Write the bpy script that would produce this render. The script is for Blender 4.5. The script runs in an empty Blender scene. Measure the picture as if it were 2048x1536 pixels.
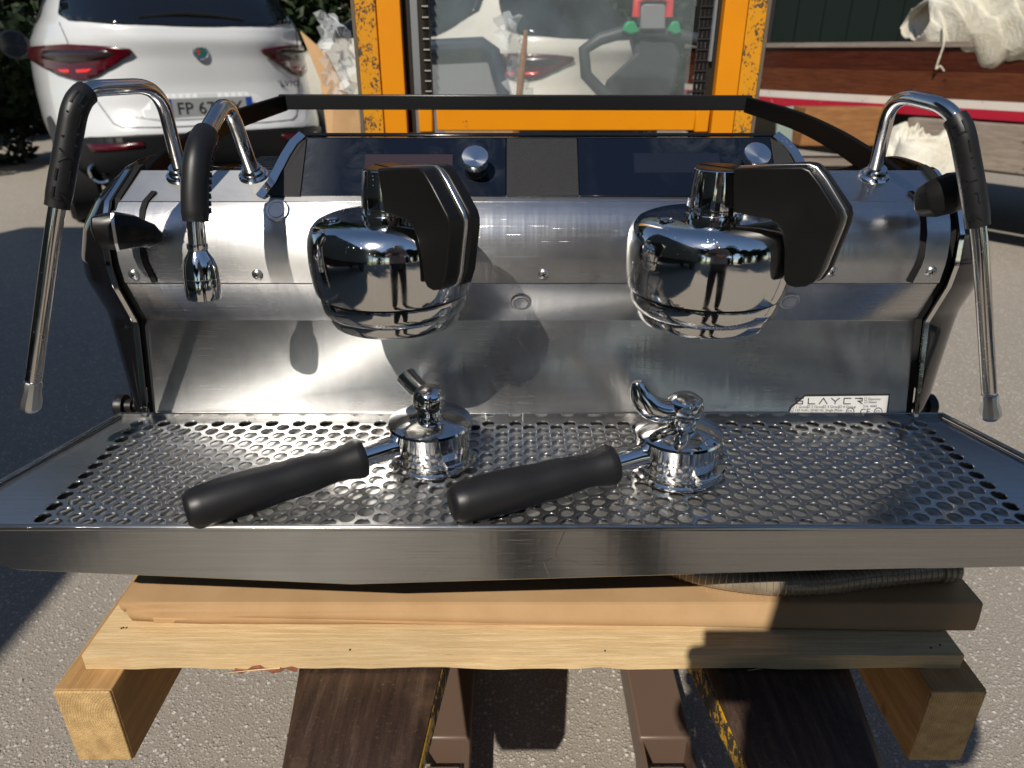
import bpy, bmesh, math, random
import numpy as np
from math import radians as R, sin, cos, pi, tan, sqrt, atan2
from mathutils import Vector, Matrix, geometry
random.seed(7); np.random.seed(7)
S = bpy.context.scene
C = S.collection

# ------------------------------------------------------------------ camera, sky, sun
CAMH = 1.10
PITCH = R(25.2)
FPX = 1420.0                       # focal length in pixels of the 2048 wide photograph
cam = bpy.data.cameras.new('camera'); camo = bpy.data.objects.new('camera', cam); C.objects.link(camo)
camo.location = (0, 0, CAMH); camo.rotation_euler = (R(90) - PITCH, 0, 0)
cam.sensor_width = 36; cam.lens = FPX / 2048 * 36; cam.clip_start = 0.02; cam.clip_end = 400
cam.dof.use_dof = True; cam.dof.focus_distance = 0.74; cam.dof.aperture_fstop = 8.0
S.camera = camo

SUN_AZ = R(21.6); SUN_EL = R(43.5)     # comes from behind the camera, a little from the left
sd = Vector((-sin(SUN_AZ) * cos(SUN_EL), -cos(SUN_AZ) * cos(SUN_EL), sin(SUN_EL)))   # towards the sun
W = bpy.data.worlds.new('World'); S.world = W; W.use_nodes = True
nt = W.node_tree; nt.nodes.clear()
sk = nt.nodes.new('ShaderNodeTexSky'); sk.sky_type = 'NISHITA'; sk.sun_disc = False
sk.sun_elevation = SUN_EL; sk.sun_rotation = atan2(sd.x, sd.y); sk.air_density = 1.0; sk.dust_density = 0.15; sk.ozone_density = 2.2
bg = nt.nodes.new('ShaderNodeBackground'); bg.inputs[1].default_value = 0.082
wo = nt.nodes.new('ShaderNodeOutputWorld'); nt.links.new(sk.outputs[0], bg.inputs[0]); nt.links.new(bg.outputs[0], wo.inputs[0])
sl = bpy.data.lights.new('sun', 'SUN'); sl.energy = 4.4; sl.angle = R(0.53); sl.color = (1.0, 0.93, 0.83)
so = bpy.data.objects.new('sun', sl); C.objects.link(so); so.location = (-2, -4, 6)
so.rotation_euler = sd.to_track_quat('Z', 'Y').to_euler()
S.view_settings.view_transform = 'Standard'; S.view_settings.look = 'None'; S.view_settings.exposure = 0.12; S.view_settings.gamma = 1
try: S.view_settings.use_curve_mapping = False
except Exception: pass
S.render.engine = 'CYCLES'
S.cycles.max_bounces = 8; S.cycles.glossy_bounces = 6; S.cycles.transmission_bounces = 6; S.cycles.transparent_max_bounces = 10
S.cycles.sample_clamp_indirect = 6.0; S.cycles.blur_glossy = 0.3; S.cycles.use_denoising = True
S.cycles.caustics_reflective = True; S.cycles.caustics_refractive = False

CP, SP = cos(PITCH), sin(PITCH)
def at(u, v, y=None, z=None):
    """a sight line of the photograph, met at a known distance y or a known height z"""
    r = (768 - v) / FPX; a = (u - 1024) / FPX
    dy = CP + r * SP; dz = r * CP - SP
    t = y / dy if y is not None else (z - CAMH) / dz
    return Vector((a * t, dy * t, CAMH + dz * t))

# ------------------------------------------------------------------ materials
def mat(name, col=(.5, .5, .5), rough=.5, metal=0., spec=.5, coat=0., coat_rough=.05, alpha=1., trans=0., ior=1.45, aniso=0., tangent=None):
    m = bpy.data.materials.new(name); m.use_nodes = True
    b = m.node_tree.nodes['Principled BSDF']
    b.inputs['Base Color'].default_value = (*col, 1); b.inputs['Roughness'].default_value = rough
    b.inputs['Metallic'].default_value = metal; b.inputs['Specular IOR Level'].default_value = spec
    b.inputs['Coat Weight'].default_value = coat; b.inputs['Coat Roughness'].default_value = coat_rough
    b.inputs['Alpha'].default_value = alpha; b.inputs['Transmission Weight'].default_value = trans; b.inputs['IOR'].default_value = ior
    b.inputs['Anisotropic'].default_value = aniso
    if tangent:
        n = m.node_tree.nodes.new('ShaderNodeCombineXYZ')
        for i in range(3): n.inputs[i].default_value = tangent[i]
        m.node_tree.links.new(n.outputs[0], b.inputs['Tangent'])
    return m
def nd(m, t, **kw):
    n = m.node_tree.nodes.new(t)
    for k, v in kw.items():
        if k in n.inputs: n.inputs[k].default_value = v
        else: setattr(n, k, v)
    return n
def ln(m, a, b): m.node_tree.links.new(a, b)
def bs(m): return m.node_tree.nodes['Principled BSDF']
def coords(m, scale=(1, 1, 1), rot=(0, 0, 0), kind='Object'):
    tc = nd(m, 'ShaderNodeTexCoord'); mp = nd(m, 'ShaderNodeMapping')
    mp.inputs['Scale'].default_value = scale; mp.inputs['Rotation'].default_value = rot
    ln(m, tc.outputs[kind], mp.inputs[0]); return mp.outputs[0]
def ramp(m, fac, stops, interp='LINEAR'):
    r = nd(m, 'ShaderNodeValToRGB'); r.color_ramp.interpolation = interp
    e = r.color_ramp.elements
    while len(e) < len(stops): e.new(.5)
    for i, (p, c) in enumerate(stops):
        e[i].position = p; e[i].color = (*c, 1) if not isinstance(c, (int, float)) else (c, c, c, 1)
    ln(m, fac, r.inputs[0]); return r.outputs[0]
def noise(m, vec, scale, detail=4, rough=.55, dist=0.):
    n = nd(m, 'ShaderNodeTexNoise'); n.inputs['Scale'].default_value = scale; n.inputs['Detail'].default_value = detail
    n.inputs['Roughness'].default_value = rough; n.inputs['Distortion'].default_value = dist
    ln(m, vec, n.inputs['Vector']); return n.outputs['Fac']
def mix(m, fac, a, b, mode='MIX'):
    n = nd(m, 'ShaderNodeMix', data_type='RGBA', blend_type=mode)
    for s, v in ((n.inputs[0], fac), (n.inputs[6], a), (n.inputs[7], b)):
        if hasattr(v, 'is_output') or hasattr(v, 'links'): ln(m, v, s)
        elif isinstance(v, (int, float)): s.default_value = v
        else: s.default_value = (*v, 1)
    return n.outputs[2]
def bump(m, h, strength=.3, dist=.002, to=None):
    b = nd(m, 'ShaderNodeBump'); b.inputs['Strength'].default_value = strength; b.inputs['Distance'].default_value = dist
    ln(m, h, b.inputs['Height']); ln(m, b.outputs[0], bs(m).inputs['Normal'] if to is None else to); return b
def math_(m, op, a, b=0.):
    n = nd(m, 'ShaderNodeMath', operation=op)
    for i, v in enumerate((a, b)):
        if isinstance(v, (int, float)): n.inputs[i].default_value = v
        else: ln(m, v, n.inputs[i])
    return n.outputs[0]

def brushed(name, col, r0, r1, aniso, scr=.35, stretch=(5, 1100, 1100), wide=.30, wr=.42, wa=-.60, wave=(48, 3, 3), wamp=.30):
    """steel brushed along x: a tight lobe plus a wide haze, fine streaks, wipe marks and hairline scratches"""
    m = mat(name, col, r0, 1.0, aniso=aniso, tangent=(0, .7, .7))
    n = math_(m, 'ADD', math_(m, 'MULTIPLY', noise(m, coords(m, stretch), 3.0, 3, .7), .5), math_(m, 'MULTIPLY', noise(m, coords(m, (2.5, 300, 300)), 1.0, 5, .8), .5))
    sm = noise(m, coords(m), 9, 5, .62, .8)
    ln(m, ramp(m, math_(m, 'ADD', math_(m, 'MULTIPLY', n, .35), math_(m, 'MULTIPLY', sm, .65)), [(.3, r0), (.7, r1)]), bs(m).inputs['Roughness'])
    ln(m, ramp(m, n, [(.36, tuple(c * .76 for c in col)), (.62, tuple(min(1, c * 1.08) for c in col))]), bs(m).inputs['Base Color'])
    # sparse hairlines lying three ways
    hl = None
    for rz, sx in ((.0, 9), (.12, 16), (-.7, 26)):
        q = noise(m, coords(m, (sx, 700, 700), (rz * .2, rz, 0)), 1.0, 2, .5)
        q = math_(m, 'MULTIPLY', ramp(m, q, [(.685 + abs(rz) * .03, 0.), (.73 + abs(rz) * .03, 1. - abs(rz) * .5)]), ramp(m, noise(m, coords(m, (1, 1, 1), (0, 0, rz)), 7, 3), [(.46, 0.), (.62, 1.)]))
        hl = q if hl is None else math_(m, 'MAXIMUM', hl, q)
    v3 = coords(m, (60, 60, 60), (0.3, .8, .4)); w = nd(m, 'ShaderNodeTexVoronoi', feature='DISTANCE_TO_EDGE'); w.inputs['Scale'].default_value = .35
    ln(m, v3, w.inputs['Vector'])
    hs = ramp(m, w.outputs[0], [(0, 0.), (.010, 1.)]); pm = ramp(m, noise(m, coords(m), 6, 3), [(.55, 0.), (.68, 1.)])
    hh = math_(m, 'ADD', math_(m, 'MULTIPLY', n, .35), math_(m, 'MULTIPLY', math_(m, 'MULTIPLY', hs, pm), scr))
    wv = noise(m, coords(m, wave), 1.0, 3, .6); b0 = bump(m, wv, wamp, .0012)
    hh = math_(m, 'ADD', hh, math_(m, 'MULTIPLY', hl, 1.2))
    b1 = bump(m, hh, .22, .0005); ln(m, b0.outputs[0], b1.inputs['Normal'])
    dirt = ramp(m, noise(m, coords(m), 38, 6, .75), [(.60, 0.), (.72, 1.)])
    g2 = nd(m, 'ShaderNodeBsdfAnisotropic'); g2.inputs['Roughness'].default_value = wr; g2.inputs['Anisotropy'].default_value = wa; g2.inputs['Color'].default_value = (*col, 1)
    tg = [x for x in m.node_tree.nodes if x.type == 'COMBXYZ'][0]; ln(m, tg.outputs[0], g2.inputs['Tangent'])
    mx = nd(m, 'ShaderNodeMixShader'); ln(m, ramp(m, sm, [(.3, wide * .8), (.7, wide * 1.2)]), mx.inputs[0]); ln(m, bs(m).outputs[0], mx.inputs[1]); ln(m, g2.outputs[0], mx.inputs[2])
    ln(m, mx.outputs[0], m.node_tree.nodes['Material Output'].inputs[0])
    return m
M = {}
M['steel'] = brushed('brushed_steel', (.62, .62, .62), .19, .29, .6, .6, wide=.28)
M['steel_tray'] = brushed('tray_steel', (.45, .445, .43), .12, .20, .6, 1.0, wide=.15, wr=.4, wa=-.6, wamp=.10)
M['steel_grate'] = brushed('grate_steel', (.55, .55, .545), .11, .20, .5, .3, wide=.2, wr=.4, wa=-.5, wamp=.15)
M['steel_well'] = brushed('well_steel', (.50, .495, .48), .14, .28, .3, .2, wide=.5, wr=.6, wa=-.2)
def chrome(name, col=(.80, .79, .77), r=.035):
    m = mat(name, col, r, 1.0)
    v = coords(m); n = noise(m, v, 35, 5, .65)
    ln(m, ramp(m, n, [(.42, r), (.75, r + .13)]), bs(m).inputs['Roughness'])
    vo = nd(m, 'ShaderNodeTexVoronoi'); vo.inputs['Scale'].default_value = 420; ln(m, v, vo.inputs['Vector'])
    sp = nd(m, 'ShaderNodeSeparateColor'); ln(m, vo.outputs['Color'], sp.inputs[0])
    spot = math_(m, 'MULTIPLY', math_(m, 'MULTIPLY', ramp(m, vo.outputs['Distance'], [(.18, 1.), (.30, 0.)]), ramp(m, sp.outputs[0], [(.72, 0.), (.80, 1.)])), ramp(m, noise(m, v, 22, 3), [(.48, 0.), (.62, 1.)]))
    ln(m, math_(m, 'ADD', math_(m, 'MULTIPLY', spot, .35), ramp(m, n, [(.42, r), (.75, r + .13)])), bs(m).inputs['Roughness'])
    s = noise(m, coords(m), 900, 2, .8); bump(m, math_(m, 'ADD', s, math_(m, 'MULTIPLY', spot, 6.)), .03, .0003)
    return m
M['chrome'] = chrome('polished_chrome')
M['tube'] = chrome('steam_tube_chrome', (.74, .71, .67), .09)
M['satin'] = mat('satin_aluminium', (.72, .71, .69), .30, 1.0)
M['knob'] = mat('spun_aluminium', (.80, .80, .79), .22, 1.0, aniso=.7)
M['black_gloss'] = mat('black_lacquer', (.006, .006, .007), .13, coat=.6)
M['black_trim'] = mat('black_enamel', (.010, .010, .011), .28)
M['rail_black'] = mat('rail_black', (.004, .004, .004), .5, spec=.12)
M['gap'] = mat('gap_black', (.004, .004, .004), .8)
def rubber(name, col, r, sc=900, st=.12):
    m = mat(name, col, r); v = coords(m); bump(m, noise(m, v, sc, 3, .6), st, .0006)
    ln(m, ramp(m, noise(m, v, 18, 4), [(.3, r - .06), (.7, r + .10)]), bs(m).inputs['Roughness']); return m
M['rubber'] = rubber('black_rubber', (.010, .010, .011), .42)
M['rubber_shiny'] = mat('shiny_rubber', (.014, .014, .015), .22)
M['paddle'] = rubber('black_satin_plastic', (.007, .0068, .0065), .33, 1500, .05)
bs(M['paddle']).inputs['Specular IOR Level'].default_value = .35
M['texture_black'] = rubber('textured_black_plate', (.022, .022, .023), .45, 1100, .9); bs(M['texture_black']).inputs['Specular IOR Level'].default_value = .25
def glass_display():
    m = mat('display_glass', (.004, .007, .014), .06, spec=.35)
    v = coords(m, (1, 1, 1)); n = noise(m, v, 26, 6, .7, 1.2); k = noise(m, coords(m, (2, 1, 1)), 5, 2)
    tx = nd(m, 'ShaderNodeSeparateXYZ'); ln(m, coords(m), tx.inputs[0])
    edge = ramp(m, math_(m, 'ADD', math_(m, 'ADD', tx.outputs[0], .5), math_(m, 'MULTIPLY', n, .06)), [(.30, 1.), (.345, 0.)])
    sm = math_(m, 'MAXIMUM', math_(m, 'MULTIPLY', edge, ramp(m, n, [(.30, .25), (.6, 1.)])), math_(m, 'MULTIPLY', ramp(m, n, [(.42, 0.), (.68, .5)]), ramp(m, k, [(.48, 0.), (.62, 1.)])))
    ln(m, math_(m, 'ADD', .05, math_(m, 'MULTIPLY', sm, .30)), bs(m).inputs['Roughness'])
    ln(m, mix(m, math_(m, 'MULTIPLY', sm, .35), (.005, .008, .016), (.12, .13, .14)), bs(m).inputs['Base Color'])
    return m
M['display'] = glass_display()
M['screen_l'] = mat('screen_window', (.035, .024, .028), .08, coat=.5)
M['screen_r'] = mat('screen_window_dark', (.010, .012, .020), .08, coat=.5)
M['label'] = mat('label_silver', (.62, .62, .61), .42, .25)
M['ink'] = mat('label_ink', (.012, .012, .014), .6)

def wood(name, light, dark, scale=(1, 1, 1), stretch=(2, 28, 28), rot=(0, 0, 0), rough=.72, green=0.):
    m = mat(name, light, rough, spec=.25)
    v = coords(m, stretch, rot); n = noise(m, v, 4.0, 7, .66, .5)
    v2 = coords(m, (1, 1, 1)); bl = noise(m, v2, 5, 4, .6); f = noise(m, coords(m, tuple(s * 6 for s in stretch), rot), 6, 3, .7)
    c = ramp(m, n, [(.28, dark), (.5, tuple((a + b) / 2 for a, b in zip(light, dark))), (.68, light)])
    c = mix(m, ramp(m, bl, [(.45, 0.), (.75, .55)]), c, tuple(a * .62 for a in light), 'MIX')
    c = mix(m, ramp(m, f, [(.55, 0.), (.8, .35)]), c, tuple(a * .45 for a in dark))
    kn = nd(m, 'ShaderNodeTexVoronoi'); kn.inputs['Scale'].default_value = 5.5; ln(m, coords(m, (1, 1.5, 1.5)), kn.inputs['Vector'])
    c = mix(m, ramp(m, kn.outputs['Distance'], [(.0, .75), (.07, .55), (.10, 0.)]), c, tuple(a * .35 for a in dark))
    ln(m, c, bs(m).inputs['Base Color'])
    bump(m, math_(m, 'ADD', n, math_(m, 'MULTIPLY', f, .6)), .5, .0018)
    return m
M['pine'] = wood('pine_board', (.78, .59, .335), (.54, .36, .17), stretch=(3, 60, 60))
M['beam'] = wood('pine_beam', (.52, .31, .13), (.30, .16, .06), stretch=(28, 2, 28))
def endgrain():
    m = mat('sawn_end_grain', (.55, .34, .12), .8, spec=.2)
    w = nd(m, 'ShaderNodeTexWave', wave_type='RINGS', rings_direction='Y'); w.inputs['Scale'].default_value = 120; w.inputs['Distortion'].default_value = 5.0; w.inputs['Detail'].default_value = 3
    mp = nd(m, 'ShaderNodeMapping'); tc = nd(m, 'ShaderNodeTexCoord'); mp.inputs['Location'].default_value = (.40, 0, -.46)
    ln(m, tc.outputs['Object'], mp.inputs[0]); ln(m, mp.outputs[0], w.inputs['Vector'])
    n = noise(m, coords(m), 60, 5, .7)
    c = mix(m, .62, ramp(m, w.outputs['Fac'], [(.2, (.38, .22, .08)), (.8, (.66, .44, .18))]), ramp(m, n, [(.3, (.30, .19, .09)), (.7, (.72, .50, .24))]))
    ln(m, c, bs(m).inputs['Base Color']); bump(m, noise(m, coords(m), 500, 3, .7), .8, .0015); return m
M['endgrain'] = endgrain()
M['bark'] = wood('bark', (.36, .13, .07), (.12, .05, .03), stretch=(12, 30, 30))
def cardboard(name, a, b):
    m = mat(name, a, .85, spec=.15)
    n = noise(m, coords(m, (1, 1, 1)), 14, 4); f = noise(m, coords(m, (160, 300, 300)), 4, 3, .7)
    c = mix(m, ramp(m, n, [(.35, 0.), (.7, 1.)]), a, b)
    c = mix(m, ramp(m, f, [(.4, 0.), (.8, .25)]), c, tuple(x * .7 for x in b)); ln(m, c, bs(m).inputs['Base Color'])
    bump(m, math_(m, 'ADD', f, math_(m, 'MULTIPLY', n, 3.)), .25, .0008); return m
M['card'] = cardboard('brown_cardboard', (.46, .295, .155), (.40, .25, .125))
M['card2'] = cardboard('pale_cardboard', (.52, .33, .17), (.42, .26, .13))
def ground():
    m = mat('worn_asphalt', (.28, .26, .235), .9, spec=.25)
    v = coords(m); big = noise(m, v, .8, 5, .6); mid = noise(m, v, 7, 6, .7)
    def specks(sc, lo, keep):
        vo = nd(m, 'ShaderNodeTexVoronoi'); vo.inputs['Scale'].default_value = sc; ln(m, v, vo.inputs['Vector'])
        sep = nd(m, 'ShaderNodeSeparateColor'); ln(m, vo.outputs['Color'], sep.inputs[0])
        return math_(m, 'MULTIPLY', ramp(m, vo.outputs['Distance'], [(lo, 1.), (lo + .22, 0.)]), ramp(m, sep.outputs[0], [(keep, 0.), (keep + .25, 1.)])), sep.outputs[1]
    s1, c1 = specks(105, .24, .50); s2, c2 = specks(200, .27, .32); f = noise(m, v, 330, 4, .75)
    c = ramp(m, f, [(.34, (.125, .109, .090)), (.5, (.285, .252, .210)), (.66, (.47, .42, .35))])
    c = mix(m, math_(m, 'MULTIPLY', s2, .75), c, mix(m, c2, (.36, .325, .28), (.66, .61, .54)))
    c = mix(m, math_(m, 'MULTIPLY', s1, .85), c, mix(m, c1, (.36, .33, .295), (.80, .76, .70)))
    c = mix(m, ramp(m, mid, [(.35, 0.), (.75, .35)]), c, (.25, .226, .196))
    c = mix(m, ramp(m, big, [(.4, 0.), (.7, .25)]), c, (.32, .295, .265))
    ln(m, c, bs(m).inputs['Base Color'])
    bump(m, math_(m, 'ADD', math_(m, 'MULTIPLY', s1, 1.2), math_(m, 'ADD', s2, math_(m, 'MULTIPLY', f, .8))), .7, .0022); return m
M['ground'] = ground()
def paint_worn(name, col, under, amount, sc=60):
    m = mat(name, col, .42, spec=.5)
    v = coords(m, (1, 1, .8)); n = noise(m, v, sc, 6, .72); b = noise(m, coords(m), sc * .12, 3, .6)
    mask = ramp(m, math_(m, 'ADD', n, math_(m, 'MULTIPLY', math_(m, 'SUBTRACT', b, .5), .55)), [(amount, 0.), (amount + .035, 1.)])
    c = mix(m, mask, mix(m, b, col, tuple(x * .86 for x in col)), under)
    ln(m, c, bs(m).inputs['Base Color']); bump(m, mask, .4, -.001)
    ln(m, ramp(m, mask, [(0, .38), (1, .75)]), bs(m).inputs['Roughness']); return m
M['orange'] = paint_worn('orange_paint', (.74, .26, .002), (.10, .06, .02), .70)
M['orange_worn'] = paint_worn('chipped_yellow_paint', (.66, .28, .010), (.07, .05, .03), .55, 210)
M['edge_worn'] = paint_worn('bare_edge', (.14, .11, .08), (.40, .24, .02), .60)
M['yellow_edge'] = paint_worn('scraped_yellow_paint', (.50, .27, .012), (.035, .028, .02), .50, 85)
def rusty():
    m = mat('worn_brown_steel', (.06, .04, .03), .38, .35)
    v = coords(m, (40, 3, 20)); n = noise(m, v, 3, 6, .7); b = noise(m, coords(m), 11, 5, .65); f = noise(m, coords(m), 240, 3, .7)
    c = ramp(m, n, [(.3, (.030, .019, .014)), (.55, (.070, .042, .030)), (.8, (.15, .105, .075))])
    c = mix(m, ramp(m, b, [(.55, 0.), (.72, .6)]), c, (.20, .115, .065))
    c = mix(m, ramp(m, f, [(.6, 0.), (.75, .4)]), c, (.26, .19, .12))
    ln(m, c, bs(m).inputs['Base Color']); ln(m, ramp(m, b, [(.3, .30), (.7, .6)]), bs(m).inputs['Roughness']); bump(m, math_(m, 'ADD', n, f), .4, .0012); return m
M['fork'] = rusty()
M['leg_red'] = paint_worn('faded_red_brown_paint', (.13, .085, .062), (.07, .048, .036), .60, 25)
M['chain'] = mat('oily_chain', (.03, .028, .026), .35, .8)
M['mast_dark'] = mat('greasy_steel', (.035, .030, .022), .45, .5)
M['silver'] = mat('zinc_strip', (.45, .46, .48), .35, .8)
def clear(name, tint, alpha, r=.03):
    m = mat(name, tint, r, spec=.5, alpha=alpha)
    n = noise(m, coords(m), 6, 5, .6, .5); ln(m, ramp(m, n, [(.3, alpha - .08), (.75, alpha + .10)]), bs(m).inputs['Alpha']); return m
M['plexi'] = clear('scratched_acrylic', (.30, .36, .37), .17)
M['film'] = clear('stretch_film', (.75, .78, .80), .38, .12)
M['carpaint'] = mat('white_car_paint', (.62, .63, .63), .30, coat=.9, coat_rough=.03)
M['cream'] = mat('cream_car_paint', (.62, .60, .52), .35, coat=.7)
M['carglass'] = mat('tinted_glass', (.006, .008, .012), .04, coat=.3)
M['carblack'] = mat('black_bumper_plastic', (.008, .008, .0085), .5, spec=.3)
M['lamp_red'] = mat('tail_lamp_red', (.06, .001, .005), .22, coat=.25)
M['lamp_dark'] = mat('tail_lamp_smoked', (.02, .009, .012), .25, coat=.2)
M['lamp_lit'] = mat('lamp_reflector', (.75, .02, .015), .12, coat=1)
M['tyre'] = rubber('tyre_rubber', (.018, .018, .018), .75, 200, .2)
M['rim'] = mat('alloy_rim', (.35, .35, .36), .3, .9)
M['plate'] = mat('plate_white_shaded', (.28, .29, .29), .45)  # white greyed down, with the shade of the plate recess put into it
M['blue'] = mat('plate_blue', (.012, .05, .28), .4)
M['seam'] = mat('panel_gap', (.05, .05, .05), .7)
M['mahogany'] = wood('varnished_mahogany', (.085, .020, .009), (.026, .006, .004), stretch=(2, 2, 22), rough=.22)
M['mahogany2'] = wood('sun_bleached_mahogany', (.14, .045, .019), (.06, .016, .008), stretch=(2, 2, 22), rough=.3)
M['boat_white'] = paint_worn('white_boot_stripe', (.66, .60, .54), (.35, .18, .14), .66)
M['boat_red'] = paint_worn('red_bottom_paint', (.42, .012, .035), (.55, .38, .36), .66, 30)
M['crate'] = wood('weathered_plywood', (.36, .17, .06), (.20, .09, .035), stretch=(2, 2, 12))
M['greywood'] = wood('grey_timber', (.30, .25, .20), (.15, .12, .10), stretch=(2, 2, 16))
def canvas():
    m = mat('off_white_canvas', (.66, .62, .50), .9, spec=.15)
    n = noise(m, coords(m), 3, 6, .65); w = noise(m, coords(m), 8, 6, .7, 1.0)
    ln(m, ramp(m, n, [(.3, (.48, .43, .31)), (.6, (.70, .67, .57)), (.8, (.76, .74, .67))]), bs(m).inputs['Base Color']); bump(m, w, .7, .03); return m
M['canvas'] = canvas()
M['doorgreen'] = mat('dark_green_shutter', (.006, .012, .010), .6, spec=.2)
M['wallblack'] = mat('dark_timber_wall', (.012, .012, .012), .7)
M['roof'] = mat('roof_sheet', (.10, .09, .085), .7)
M['trunk'] = wood('tree_bark', (.12, .085, .06), (.05, .035, .025), stretch=(14, 14, 3))
def leafmat(name, a, b):
    m = mat(name, a, .55, spec=.3)
    n = noise(m, coords(m), 2.2, 4, .6); oi = nd(m, 'ShaderNodeNewGeometry')
    ln(m, mix(m, ramp(m, math_(m, 'ADD', math_(m, 'MULTIPLY', n, .6), math_(m, 'MULTIPLY', oi.outputs['Random Per Island'], .4)), [(.3, 0.), (.7, 1.)]), a, b), bs(m).inputs['Base Color'])
    bs(m).inputs['Subsurface Weight'].default_value = 0; return m
M['leaf'] = leafmat('leaf_green', (.012, .028, .007), (.050, .085, .018))
M['leaf2'] = leafmat('leaf_shade_dark', (.006, .014, .005), (.022, .040, .011))  # shade from neighbouring trees is put into this darker leaf colour
M['grit'] = mat('pale_grit', (.42, .39, .34), .9)
M['grass'] = mat('lawn', (.06, .13, .02), .9)
M['shirt'] = mat('grey_shirt', (.17, .17, .19), .85)
M['trousers'] = mat('dark_trousers', (.02, .021, .027), .85)
M['skin'] = mat('skin', (.42, .23, .16), .55)
M['hair'] = mat('dark_hair', (.02, .014, .01), .6)
M['phone'] = mat('phone_back', (.02, .02, .022), .15)
M['truck'] = mat('truck_grey_green', (.05, .065, .06), .5)
M['red_plastic'] = mat('red_plastic', (.62, .03, .035), .4)
M['green_plastic'] = mat('green_plastic', (.01, .26, .10), .4)
M['tiller'] = mat('tiller_charcoal', (.035, .040, .046), .5)
M['grey_plastic'] = mat('grey_plastic', (.20, .20, .21), .5)
def hosemat():
    m = mat('cloudy_brown_hose', (.16, .12, .08), .22, coat=.5)
    ln(m, ramp(m, noise(m, coords(m), 18, 4), [(.3, (.12, .095, .068)), (.7, (.34, .28, .20))]), bs(m).inputs['Base Color']); return m
M['hose'] = hosemat()
M['polyur'] = mat('tan_polyurethane', (.62, .42, .20), .5)
M['navy'] = mat('navy_frame', (.02, .03, .055), .5)
M['greyboard'] = mat('grey_board', (.20, .21, .22), .7)

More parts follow.
